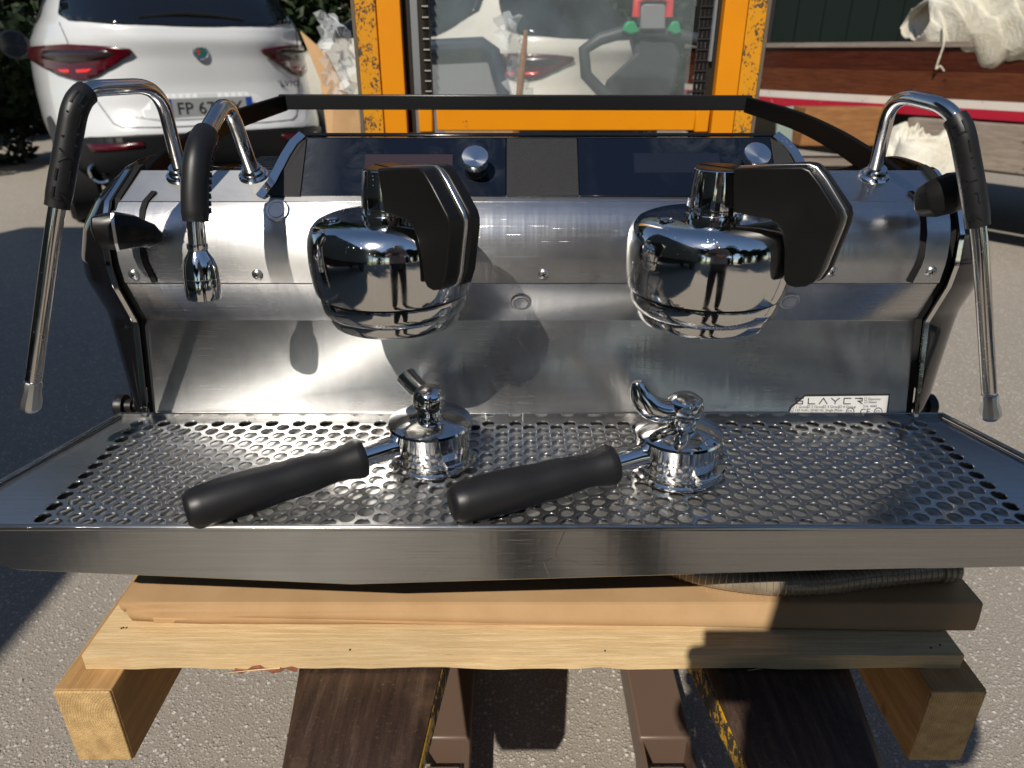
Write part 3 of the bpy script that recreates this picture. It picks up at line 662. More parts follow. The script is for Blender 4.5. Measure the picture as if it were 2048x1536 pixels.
# ---- steam wands: chrome tube, rubber grip with the maker's name, tip
def wand(path, bend, g0, g1, tipk, r=.0073, gr_=.0112, name=True, side=1, kind='steam_wand'):
    P = arc_path(path, bend, 9); P = resample(P, 120); n = len(P)
    b = MB(); b.tube(P, r, 20); w = b.build(kind, 'tube', em, smooth=True, auto=0)
    base = P[0]
    b = MB(); ax = Vector((0, -.4, .92)).normalized()
    b.lathe([(.0165, -.002), (.0165, .001), (.0150, .0025), (.0125, .003), (.0125, .006), (.0105, .0085), (.0105, .011)], base, ax, 36); b.build('flange', 'chrome', w, smooth=True, auto=30)
    def vpix(p): q = p - Vector((0, 0, CAMH)); return 768 - FPX * (q.y * SP + q.z * CP) / (q.y * CP - q.z * SP)
    vs_ = [vpix(p) for p in P]; top_i = vs_.index(min(vs_))
    i0 = next(i for i in range(top_i, n) if vs_[i] >= g0 ); i1 = next(i for i in range(top_i, n) if vs_[i] >= g1)
    G = P[i0:i1 + 1]; b = MB(); b.tube([G[0] - (G[1] - G[0]).normalized() * .0001] + G, [gr_ * .80] + [gr_ * (1. if 2 < i < len(G) - 3 else (.97 if i in (1, 2, len(G) - 3) else .95)) for i in range(len(G))], 28)
    gp_ = b.build('grip', 'rubber', w, smooth=True, auto=40)
    cum = [0]
    for a, c in zip(G, G[1:]): cum.append(cum[-1] + (c - a).length)
    def frame(s):
        s = min(max(s, 0), cum[-1] * .999); i = max(j for j in range(len(cum)) if cum[j] <= s); i = min(i, len(G) - 2)
        p = G[i].lerp(G[i + 1], (s - cum[i]) / (cum[i + 1] - cum[i])); t = (G[min(i + 3, len(G) - 1)] - G[max(i - 2, 0)]).normalized()
        to = (Vector((0, 0, CAMH)) + Vector((side * 0.12, 0, 0)) - p).normalized(); nrm = (to - t * to.dot(t)).normalized(); return p, t, nrm
    if name:
        tot = cum[-1]; L = tot * .86; lh = (L - 5 * .006) / 6
        def wrap(x, y, dep):
            p, t, nrm = frame(tot * .07 + x); bi = t.cross(nrm) * side_up; ang = (y - .0052) / gr_
            return p + (nrm * cos(ang) + bi * sin(ang)) * (gr_ - .0006 + dep * 1.0)
        side_up = 1 if side < 0 else 1
        strokes('SLAYER', None, None, None, None, (lh, .0115), .006, .0017, .0016, wrap).build('embossed_name', 'rubber_shiny', gp_)
    else:
        b = MB()
        for i in range(12):
            p, t, nrm = frame(cum[-1] * (.06 + .075 * i)); sd_ = t.cross(nrm)
            for q_ in (1,): b.box(p + sd_ * gr_ * .96 * (-1), (.004, .004, .0045))
        b.build('grip_ribs', 'rubber', gp_)
    return w, P
B0 = Vector((-.375, .835, .968))
pl_ = [at(362, 350, y=.836), at(318, 170, y=.79), at(156, 178, y=.69), at(112, 420, y=.660), at(66, 765, y=.640)]
w, P = wand(pl_, [0, .034, .026, .12, 0], 184, 408, 0, side=1)
t = (P[-1] - P[-3]).normalized()
b = MB(); b.lathe([(.0076, -.001), (.0084, .001), (.0084, .010), (.0102, .020), (.0102, .027), (.0072, .031), (.0001, .0315)], P[-1], t, 12); tipo = b.build('tip', 'satin', w, smooth=True, auto=25)
b = MB()
for k_ in range(3):
    a = k_ * 2.1; b.lathe([(.0010, 0), (.0010, .0012)], P[-1] + t * .0305 + Vector((cos(a), sin(a), 0)) * .0055, t, 8)
b.build('steam_hole', 'gap', tipo)
pr_ = [at(1748, 352, y=.836), at(1785, 186, y=.79), at(1916, 218, y=.71), at(1958, 440, y=.685), at(1979, 790, y=.665)]
w, P = wand(pr_, [0, .032, .030, .12, 0], 232, 450, 0, side=-1)
t = (P[-1] - P[-3]).normalized()
b = MB(); b.lathe([(.0076, -.001), (.0084, .001), (.0084, .010), (.0102, .018), (.0102, .024), (.0072, .028), (.0001, .0285)], P[-1], t, 12); tipo = b.build('tip', 'satin', w, smooth=True, auto=25)
b = MB(); b.lathe([(.0010, 0), (.0010, .0012)], P[-1] + t * .0275 + Vector((-.003, -.004, 0)), t, 8); b.build('steam_hole', 'gap', tipo)
pm_ = [at(507, 350, y=.838), at(452, 196, y=.775), at(394, 300, y=.685), at(388, 400, y=.668), at(396, 500, y=.660)]
w, P = wand(pm_, [0, .030, .035, .04, 0], 266, 440, 0, r=.0080, gr_=.0122, name=False, side=1, kind='hot_water_wand')
t = (P[-1] - P[-3]).normalized(); t = (t + Vector((0, 0, -1))).normalized()
b = MB(); b.lathe([(.0094, -.006), (.0094, -.002), (.0086, 0), (.0094, .002), (.0130, .008), (.0155, .016), (.0163, .026), (.0161, .0265), (.0163, .027), (.0160, .043), (.0150, .0465), (.0120, .047), (.0118, .040), (.0001, .040)], P[-1], t, 40); b.build('nozzle', 'chrome', w, smooth=True, auto=25)

# ---- group heads
PN = Vector((-.582, -.813, 0)); PS = Vector((.813, -.582, 0))
GR = (.193, .685)
def onpaddle(u, v, off):
    """paddle plane coordinates (along, height) of a sight line, read on the right hand group"""
    o = Vector((0, 0, CAMH)); a = at(u, v, y=1.) - o; c = Vector((GR[0], GR[1], 0)) + PN * off
    t_ = (c - o).dot(PN) / a.dot(PN); p = o + a * t_; return ((p - c).dot(PS), p.z)
BODY = [(1466, 337), (1540, 334), (1604, 333), (1620, 340), (1640, 366), (1676, 424), (1680, 440), (1676, 456), (1640, 545), (1626, 566), (1610, 574), (1590, 576), (1573, 571), (1567, 560), (1568, 500), (1564, 472), (1553, 449), (1540, 440), (1523, 436), (1466, 425)]
BACK = [(1480, 338), (1600, 331), (1622, 334), (1640, 352), (1688, 424), (1691, 440), (1688, 456), (1652, 545), (1632, 572), (1600, 578), (1575, 572), (1569, 560), (1570, 500), (1556, 450), (1530, 440), (1480, 428)]
def group(cx, cy, turn=0.):
    Rz = Matrix.Rotation(turn, 3, 'Z'); gN, gS = Rz @ PN, Rz @ PS
    prof = [(.0001, .957), (.045, .957), (.060, .9562), (.069, .9535), (.0752, .948), (.0785, .940), (.0800, .930), (.0803, .918), (.0798, .906), (.0785, .895), (.0772, .888), (.0765, .8860), (.0745, .8853), (.0735, .8853)]
    b = MB(); b.lathe(prof, (cx, cy, 0), n=80, cap=False); gh = b.build('group_head', 'chrome', em, smooth=True, auto=40)
    b = MB(); b.lathe([(.0735, .8858), (.0712, .8855), (.0712, .8835), (.0735, .8830), (.0735, .8858)], (cx, cy, 0), n=72, cap=False); b.build('seam_ring', 'gap', gh)
    b = MB(); b.lathe([(.0712, .8838), (.0728, .8828), (.0732, .880), (.0728, .874), (.0712, .8680), (.0690, .8655), (.0665, .8650)], (cx, cy, 0), n=72, cap=False); b.build('clamp_ring', 'chrome', gh, smooth=True, auto=30)
    b = MB(); b.lathe([(.0640, .8652), (.0655, .863), (.0652, .857), (.0635, .8535), (.0600, .8525), (.056, .8525), (.056, .858), (.0001, .858)], (cx, cy, 0), n=72, cap=False); b.build('gasket_rim', 'chrome', gh, smooth=True, auto=30)
    b = MB(); b.span((cx - .04, cy + .03, .87), (cx + .04, .764, .945)); b.build('mount', 'black_trim', gh)
    b = MB(); b.lathe([(.0275, .9565), (.0275, .9595), (.0258, .9600), (.0258, .9640), (.0254, .9642)], (cx, cy, 0), n=56, cap=False); b.build('collar_ring', 'chrome', gh, smooth=True, auto=30)
    b = MB(); b.lathe([(.0258, .9642), (.0260, .966), (.0244, .985), (.0222, .9995), (.0216, 1.0002), (.0001, 1.0002)], (cx, cy, 0), n=56, cap=False); b.build('collar', 'chrome', gh, smooth=True, auto=30)
    p = Vector((cx - .050, cy - .024, .9568)); b = MB(); b.lathe([(.0085, 0), (.0080, .0014), (.0060, .0016), (.0045, .0006), (.0001, .0006)], p, (0, 0, 1), 28); b.build('cap_screw', 'chrome', gh, smooth=True, auto=30)
    def lay(name, pts, n0, n1, m, bev, ins=0.):
        pp_ = [onpaddle(u, v, .026) for u, v in pts]; mx = sum(p[0] for p in pp_) / len(pp_); mz = sum(p[1] for p in pp_) / len(pp_)
        c = Vector((cx, cy, 0)); b = MB(); b.prism([c + gN * n0 + gS * s + Vector((0, 0, z)) for s, z in pp_], gN * (n1 - n0)); return b.build(name, m, gh, bevel=bev, seg=3)
    lay('paddle', BODY, .010, .026, 'paddle', .0020)
    lay('paddle_inlay', [(u + (5 if u > 1600 else 0), v - (1 if v < 400 else -1)) for u, v in BODY], .0065, .0105, 'satin', .0008)
    lay('paddle_back', BACK, -.006, .0066, 'paddle', .0025)
    b = MB(); b.lathe([(.0264, .968), (.0270, .970), (.0254, .988), (.0232, 1.0010), (.0220, 1.0020), (.0001, 1.0020), (.0001, .968)], (cx, cy, 0), n=30, a0=R(-50), a1=R(128)); b.lathe([(.0218, 1.0003), (.0210, 1.0012), (.0001, 1.0013)], (cx, cy, 0), n=40); b.build('paddle_hub', 'paddle', gh, smooth=True, auto=40)
group(*GR); group(-.1175, .685, R(-9))

# ------------------------------------------------------------------ portafilters lying upside down on the tray
def portafilter(x, y, ang, spout, label):
    root = empty('portafilter', (x, y, ZT - .0022), label, 'portafilter', 'portafilters lying upside down on the drip tray', ang); root.scale = (1.08, 1.08, 1.08)
    class PB(MB):
        def build(s, *a, **k):
            for v in s.bm.verts:
                z = v.co.z
                if z > .052: v.co.z = .052 + (z - .052) * .0025 / .0135 if z < .0655 else .0545 + (z - .0655) * .85
            return MB.build(s, *a, **k)
    K = dict(parent=root, local=True)
    b = PB(); b.lathe([(.0001, .006), (.031, .006), (.034, .002), (.0395, 0), (.0408, .0012), (.0405, .0030), (.0375, .0045), (.0365, .0075), (.0372, .012), (.0385, .0155), (.0395, .030), (.0405, .0385), (.0412, .0425), (.0402, .0448), (.037, .0468), (.028, .0500), (.019, .0538), (.0150, .0568), (.0132, .0600), (.0128, .066), (.0001, .066)], n=72, cap=False)
    body = b.build('basket_holder', 'chrome', smooth=True, auto=32, **K)
    for a0 in (R(84), R(264)):
        b = PB(); b.lathe([(.0385, .0085), (.0475, .0085), (.0480, .0095), (.0480, .0165), (.0470, .0175), (.0385, .0175)], n=18, a0=a0 - ang * .0, a1=a0 + R(48)); b.build('lug', 'chrome', smooth=True, auto=30, **K)
    b = PB(); b.tube([(.034, 0, .026), (.045, 0, .0265), (.075, 0, .0245), (.09, 0, .023)], [.0125, .0118, .0108, .0108], 28); b.build('stem', 'chrome', smooth=True, auto=40, **K)
    L = .243; z0, z1 = .0235, .0185
    pr = [(0.070, .0120), (.0705, .0178), (.074, .0192), (.080, .0186), (.090, .0162), (.102, .0154), (.114, .0162), (.128, .0176), (.142, .0180), (.152, .0177), (.170, .0190), (.190, .0197), (.210, .0196), (.228, .0184), (.238, .0168), (.2425, .0135), (.2435, .008), (.2436, .001)]
    pr = [(.07 + (s - .07) * .915, r) for s, r in pr]
    b = PB(); b.tube([(s, 0, z0 + (z1 - z0) * (s - .07) / .16) for s, r in pr], [r for s, r in pr], 40, up=(0, 0, 1)); b.build('grip', 'rubber', smooth=True, auto=50, **K)
    inv = Matrix.Rotation(-ang, 3, 'Z')
    def L3(dx, dy, z): return inv @ Vector((dx, dy, z))
    if spout == 1:
        b = PB(); b.lathe([(.0115, .0655), (.0125, .0660), (.0125, .0690), (.0120, .0695), (.0150, .0730), (.0160, .0790), (.0158, .0850), (.0140, .0905), (.0105, .0945), (.0055, .0968), (.0001, .0975)], n=40, cap=False); dome = b.build('spout_boss', 'chrome', smooth=True, auto=30, **K)
        c = L3(.004, -.0125, .0785); b = PB(); b.lathe([(.0062, -.002), (.0066, .0035), (.0058, .0038), (.0052, .0015), (.0001, .0012)], c, L3(.25, -1, .15).normalized(), 24); b.build('outlet', 'black_gloss', dome, local=True, smooth=True, auto=30)
        pts = smooth_path([L3(0, .002, .081), L3(-.010, .012, .0845), L3(-.019, .022, .0895), L3(-.0265, .030, .0950)], 5)
        b = PB(); b.tube(pts, [.0108 + .0012 * i / (len(pts) - 1) - (.003 if i == len(pts) - 1 else 0) for i in range(len(pts))], 24, flat=.85); b.build('spout', 'chrome', smooth=True, auto=50, **K)
    else:
        b = PB(); b.lathe([(.0115, .0655), (.0128, .0660), (.0128, .0690), (.0122, .0695), (.0150, .0710), (.0172, .0770), (.0176, .0850), (.0160, .0915), (.0115, .0960), (.0055, .0980), (.0001, .0985)], (L3(.003, .002, 0)), n=40, cap=False); b.build('spout_boss', 'chrome', smooth=True, auto=30, **K)
        pts = smooth_path([L3(.006, .002, .083), L3(-.014, -.002, .080), L3(-.030, -.004, .086), L3(-.040, -.004, .100), L3(-.0445, -.003, .116)], 6); n = len(pts)
        b = PB(); b.tube(pts, [.0105 + .0035 * sin(pi * i / (n - 1)) - .006 * (i / (n - 1)) ** 3 for i in range(n)], 24, flat=.8); b.build('spout', 'chrome', smooth=True, auto=50, **K)
        pts = smooth_path([L3(.004, .0, .083), L3(-.001, -.018, .080), L3(-.005, -.030, .084), L3(-.006, -.036, .094)], 6); n = len(pts)
        b = PB(); b.tube(pts, [.0112 - .0022 * (i / (n - 1)) for i in range(n)], 24, flat=.85); sp = b.build('spout', 'chrome', smooth=True, auto=50, **K)
    return root
portafilter(-.0865, .663, atan2(-.121, -.208), 1, 'left portafilter with a single chrome spout, its black grip reaching the tray lip')
portafilter(.1720, .640, atan2(-.091, -.227), 2, 'right portafilter with two chrome spout horns, lying mid tray')

# ------------------------------------------------------------------ hose, cardboard, pallet
CT = 1.10 - .5555                      # top of the cardboard
hp = smooth_path([(.02, .78, CT + .016), (.12, .70, CT + .0155), (.20, .650, CT + .0155), (.27, .6290, CT + .0155), (.34, .6270, CT + .0155), (.42, .640, CT + .0155), (.500, .650, CT + .0158)], 12)
b = MB(); b.tube(hp, .0148, 22); hz = b.build('drain_hose', 'hose', None, smooth=True, auto=60)
tag(hz, 'brown cloudy spiral wired hose lying on the cardboard under the tray', 'hose')
b = MB(); pr2 = resample(hp, 78)
for i in range(1, 77):
    p = pr2[i]; t = (pr2[i + 1] - pr2[i - 1]).normalized() if i < 77 else t
    b.lathe([(.0149, -.0006), (.0155, 0), (.0149, .0006)], p, t, 20, cap=False)
o = b.build('wire_coil', 'silver', hz, smooth=True); o['kind'] = 'stuff'
e = hp[-1]; t = (hp[-1] - hp[-3]).normalized()
b = MB(); b.lathe([(.0150, -.012), (.0168, -.011), (.0168, -.007), (.0158, -.006), (.0172, -.004), (.0172, 0), (.0160, .001), (.0174, .003), (.0174, .008), (.0150, .011), (.011, .0112), (.011, .004), (.0001, .004)], e, t, 30); b.build('hose_end', 'hose', hz, smooth=True, auto=25)

cd = empty('folded_cardboard', (.04, .9, CT - .02), 'brown folded cardboard sheets laid flat between pallet and machine', 'cardboard')
def card_sheet(x0, x1, yf, yb, zt, drop_l, drop_r, fwd_l, fwd_r, th, m, name):
    n = 24; rows = []
    for i in range(n + 1):
        f = i / n; x = x0 + (x1 - x0) * f; wob = .0004 * sin(f * 9 + 1) + .0003 * sin(f * 23)
        dr = drop_l + (drop_r - drop_l) * f; fw = fwd_l + (fwd_r - fwd_l) * f
        ins = .006 * max(0, 1 - f * 14) + (.003 * max(0, 1 - (1 - f) * 14))
        rows.append([Vector((x, yb, zt)), Vector((x, yf + .02, zt)), Vector((x, yf + .001, zt)), Vector((x, yf - .001, zt - .0008)), Vector((x * (1 - fw * .7), yf - fw * .6 + ins * .5 + wob, zt - dr * .6)), Vector((x * (1 - fw * 1.3), yf - fw + ins + wob, zt - dr))])
    b = MB(); b.rings(rows, close=False, cap=False); o = b.build(name, m, cd, smooth=True, auto=18, solid=th); return o
card_sheet(-.437, .523, .611, 1.25, CT - .002, .0125, .0205, .004, .022, .0035, 'card', 'top_sheet')
card_sheet(-.428, .500, .607, 1.22, CT - .0085, .0150, .0140, .004, .004, .0035, 'card', 'middle_sheet')
b = MB(); b.rings([[(-.40, .604, .5205), (.505, .596, .5205), (.505, .596, .5275), (-.40, .604, .5275)], [(-.41, 1.24, .5205), (.50, 1.24, .5205), (.50, 1.24, .5275), (-.41, 1.24, .5275)]]); b.build('bottom_sheet', 'card2', cd, bevel=.001)

pa = empty('pallet', (.01, .9, .39), 'raw pine pallet on the stacker forks carrying the espresso machine', 'pallet')
BT = .52
def rough_board(x0, x1, y0, y1, z0, z1, name, m, seed, amp=.0012):
    rnd = random.Random(seed); n = 34; rs = []
    for i in range(n + 1):
        f = i / n; x = x0 + (x1 - x0) * f; j = lambda: rnd.uniform(-amp, amp)
        rs.append([Vector((x, y0 + j(), z0 + j())), Vector((x, y1, z0)), Vector((x, y1, z1)), Vector((x, y0 + j() * .7, z1 + j() * .3))])
    b = MB(); b.rings(rs); return b.build(name, m, pa, smooth=True, auto=25)
rough_board(-.4555, .4790, .558, .655, .5008, BT, 'deck_board', 'pine', 3)
for i, y in enumerate((.72, .86, 1.0, 1.14, 1.28)):
    rough_board(-.455, .478, y, y + .095, .5008, BT, 'deck_board', 'pine', 10 + i)
for x0, x1 in ((-.4755, -.4155), (.4340, .4925)):
    b = MB(); b.span((x0, .5310, .3945), (x1, 1.36, .5)); o = b.build('beam', 'beam', pa, bevel=.0015)
    b = MB(); b.span((x0 + .0008, .5285, .3953), (x1 - .0008, .5315, .4992)); b.build('sawn_end', 'endgrain', o, bevel=.0012)
b = MB(); rnd = random.Random(5); pts = [at(470 + i * 12.5, 1338 + 3 * sin(i * 1.3), y=.5585) for i in range(11)]
b.tube(pts, [.001 + .0034 * abs(sin(i * 1.1 + .7)) for i in range(11)], 6, flat=.6); b.build('bark_strip', 'bark', pa)
b = MB(); b.tube([at(560, 1336, y=.557), at(500, 1341, y=.555), at(444, 1347, y=.552)], [.0008, .0006, .0001], 5)
for u, v, du, dv in ((1138, 1338, 3, 9), (1162, 1337, 1, 9), (1495, 1341, 32, -4), (1505, 1340, 20, -5)):
    b.tube([at(u, v, y=.557), at(u + du, v + dv, y=.555)], [.0005, .0001], 5)
b.build('splinter', 'pine', pa)
for u, v in ((247, 1256), (253, 1256), (243, 1257), (1880, 1290), (1862, 1296), (700, 1300), (1210, 1302)):
    p = at(u, v, z=BT); b = MB(); b.box(p + Vector((0, 0, .0003)), (.0014, .002, .0008)); b.build('nail_head', 'gap', pa)

# ------------------------------------------------------------------ pallet stacker
st = empty('pallet_stacker', (.097, 1.5, 0), 'worn orange pallet stacker carrying the pallet on its forks', 'pallet stacker')
def fork(xa0, xa1, xb0, xb1, name='fork'):
    """outline narrows to the tip; a = tip (near), b = heel (far)"""
    yt, ym, yh = .385, .60, 1.42; zt, th = .4985, .028
    pl = [(xa0 + .012, yt), (xa1 - .012, yt), (xa1, yt + .02), (xb1, ym), (xb1, yh), (xb0, yh), (xb0, ym), (xa0, yt + .02)]
    b = MB(); b.rings([[(x, y, zt - .006 - (.0 if y > .5 else .008)) for x, y in pl], [(x + (.010 if x < (xb0 + xb1) / 2 else -.010), y, zt - (0 if y > .5 else .004)) for x, y in pl]]); o = b.build(name, 'fork', st, bevel=.002)
    b = MB(); b.rings([[(x, y, zt - .050 + (.018 if y < .5 else 0)) for x, y in pl], [(x, y, zt - .0063 - (.0 if y > .5 else .008)) for x, y in pl]]); b.build('fork_edge', 'yellow_edge', o, bevel=.003)
fork(-.212, -.092, -.236, -.072); fork(.226, .346, .204, .372)
for x0, x1 in ((-.152, -.067), (.204, .289)):
    b = MB(); b.span((x0, .79, .035), (x1, 1.55, .10)); o = b.build('support_leg', 'leg_red', st, bevel=.004)
    for xx in (x0 + .004, x1 - .004):
        q = MB(); q.box((xx, .745, .062), (.007, .10, .06)); q.build('leg_cheek', 'leg_red', o)
    w_ = MB(); w_.lathe([(.012, -.028), (.036, -.028), (.038, -.025), (.038, .025), (.036, .028), (.012, .028)], ((x0 + x1) / 2, .735, .042), (1, 0, 0), 32); w_.build('load_roller', 'polyur', st, smooth=True, auto=30)
MY = 1.50
for (a, b_, m, nm, dy) in ((-.304, -.296, 'edge_worn', 'mast_edge', .012), (-.2955, -.2565, 'orange_worn', 'outer_mast', .006), (-.2535, -.209, 'orange', 'inner_mast', 0), (.398, .4415, 'orange', 'inner_mast', 0), (.4445, .480, 'orange_worn', 'outer_mast', .006), (.4805, .489, 'edge_worn', 'mast_edge', .012)):
    b = MB(); b.span((a, MY + dy, .12), (b_, MY + dy + .07, 1.95)); b.build(nm, m, st, bevel=.002)
for a, b_, m in ((-.2085, -.194, 'mast_dark'), (-.1935, -.180, 'silver'), (-.1795, -.160, 'mast_dark'), (.383, .3975, 'mast_dark')):
    b = MB(); b.span((a, MY + .022, .14), (b_, MY + .06, 1.93)); b.build('mast_channel', m, st)
b = MB(); b.span((.3815, MY + .010, 1.08), (.3865, MY + .02, 1.9)); b.build('guide_strip', 'silver', st)
for xc, wd in ((-.164, .012), (.367, .024)):
    cn = MB()
    for i in range(70):
        z = .35 + i * .0185
        for k in ((-1, 0, 1) if wd > .02 else (0,)):
            cn.box((xc + k * wd * .33, MY + .014, z + .0), (wd * .2 if wd > .02 else wd * .5, .008, .0150))
        cn.lathe([(.0036, -wd / 2), (.0036, wd / 2)], (xc, MY + .012, z + .0092), (1, 0, 0), 8)
    cn.build('lift_chain', 'chain', st)
b = MB(); b.span((-.150, MY + .004, .9535), (.365, MY + .03, .9965)); cbar = b.build('crossbar', 'orange', st, bevel=.002)
for x in (-.186, .365):
    b = MB(); b.span((x, MY + .002, .950), (x + .028, MY + .034, 1.000)); b.build('bracket', 'orange', st, bevel=.003)
b = MB(); b.span((-.25, 1.42, .46), (.45, 1.46, .60)); b.build('fork_carriage', 'orange_worn', st, bevel=.003)
b = MB(); b.span((-.158, MY + .040, .60), (.352, MY + .044, 1.85)); b.build('clear_guard', 'plexi', st)
b = MB(); b.span((-.30, MY + .0, .10), (.49, 1.60, .20)); b.build('chassis_beam', 'orange_worn', st, bevel=.004)
b = MB(); b.span((-.26, 1.72, .12), (.45, 2.25, .60)); b.build('battery_box', 'mast_dark', st, bevel=.02)
# tiller with its ring, butterfly switches and red button
TY = 2.35
ti = [at(1345 + 0, 100, y=TY)]
def ty(u, v, o=0.): return at(u, v, y=TY + o)
head = [(1215, 190), (1180, 140), (1172, 95), (1205, 72), (1260, 55), (1295, 58), (1340, 55), (1385, 66), (1420, 90), (1425, 130), (1400, 190)]
b = MB(); b.tube([ty(u, v) for u, v in [(1240, 205), (1200, 180), (1172, 150), (1168, 100), (1200, 78), (1262, 60), (1300, 66), (1340, 66), (1398, 80), (1428, 110), (1424, 150), (1400, 185), (1360, 205)]], .018, 12); tl = b.build('tiller_ring', 'tiller', st, smooth=True)
b = MB(); b.prism([ty(u, v) for u, v in [(1262, 62), (1345, 60), (1362, 110), (1345, 200), (1275, 260), (1235, 200), (1210, 162), (1272, 105)]], (0, .05, -.02)); b.build('tiller_arm', 'tiller', tl, bevel=.01)
b = MB(); b.prism([ty(u, v, -.03) for u, v in [(1282, 6), (1332, 6), (1332, 60), (1280, 60)]], (0, .06, 0)); b.build('tiller_nose', 'grey_plastic', tl, bevel=.006)
b = MB(); b.tube([ty(1272, 34, -.03), ty(1274, 3, -.03), ty(1290, -6, -.03), ty(1325, -6, -.03), ty(1340, 3, -.03), ty(1338, 34, -.03)], .012, 12); b.build('safety_bar', 'red_plastic', tl, smooth=True)
for pl in ([(1243, 62), (1255, 42), (1270, 42), (1280, 64), (1262, 70)], [(1335, 62), (1344, 42), (1358, 42), (1364, 66), (1350, 70)]):
    b = MB(); b.prism([ty(u, v, -.03) for u, v in pl], (0, .05, 0)); b.build('butterfly_switch', 'green_plastic', tl, bevel=.005)
b = MB(); b.tube([ty(1300, 240, .05), (.42, 2.0, .5)], .02, 10); b.build('tiller_shaft', 'mast_dark', st)

# ------------------------------------------------------------------ cars
def superring(z, hw, yr, yf, n=64, e=4.5):
    out = []; cy = (yr + yf) / 2; b = (yf - yr) / 2
    for i in range(n):
        a = 2 * pi * i / n - pi / 2; c, s = cos(a), sin(a)
        out.append(Vector((hw * (abs(c) ** (2 / e)) * (1 if c >= 0 else -1), cy + b * (abs(s) ** (2 / e)) * (1 if s >= 0 else -1), z)))
    return out
def interp(tab, z):
    if z <= tab[0][0]: return tab[0][1:]
    for a, b in zip(tab, tab[1:]):
        if z <= b[0]:
            t = (z - a[0]) / (b[0] - a[0]); t = t * t * (3 - 2 * t) * .35 + t * .65
            return tuple(a[i] + (b[i] - a[i]) * t for i in range(1, len(a)))
    return tab[-1][1:]
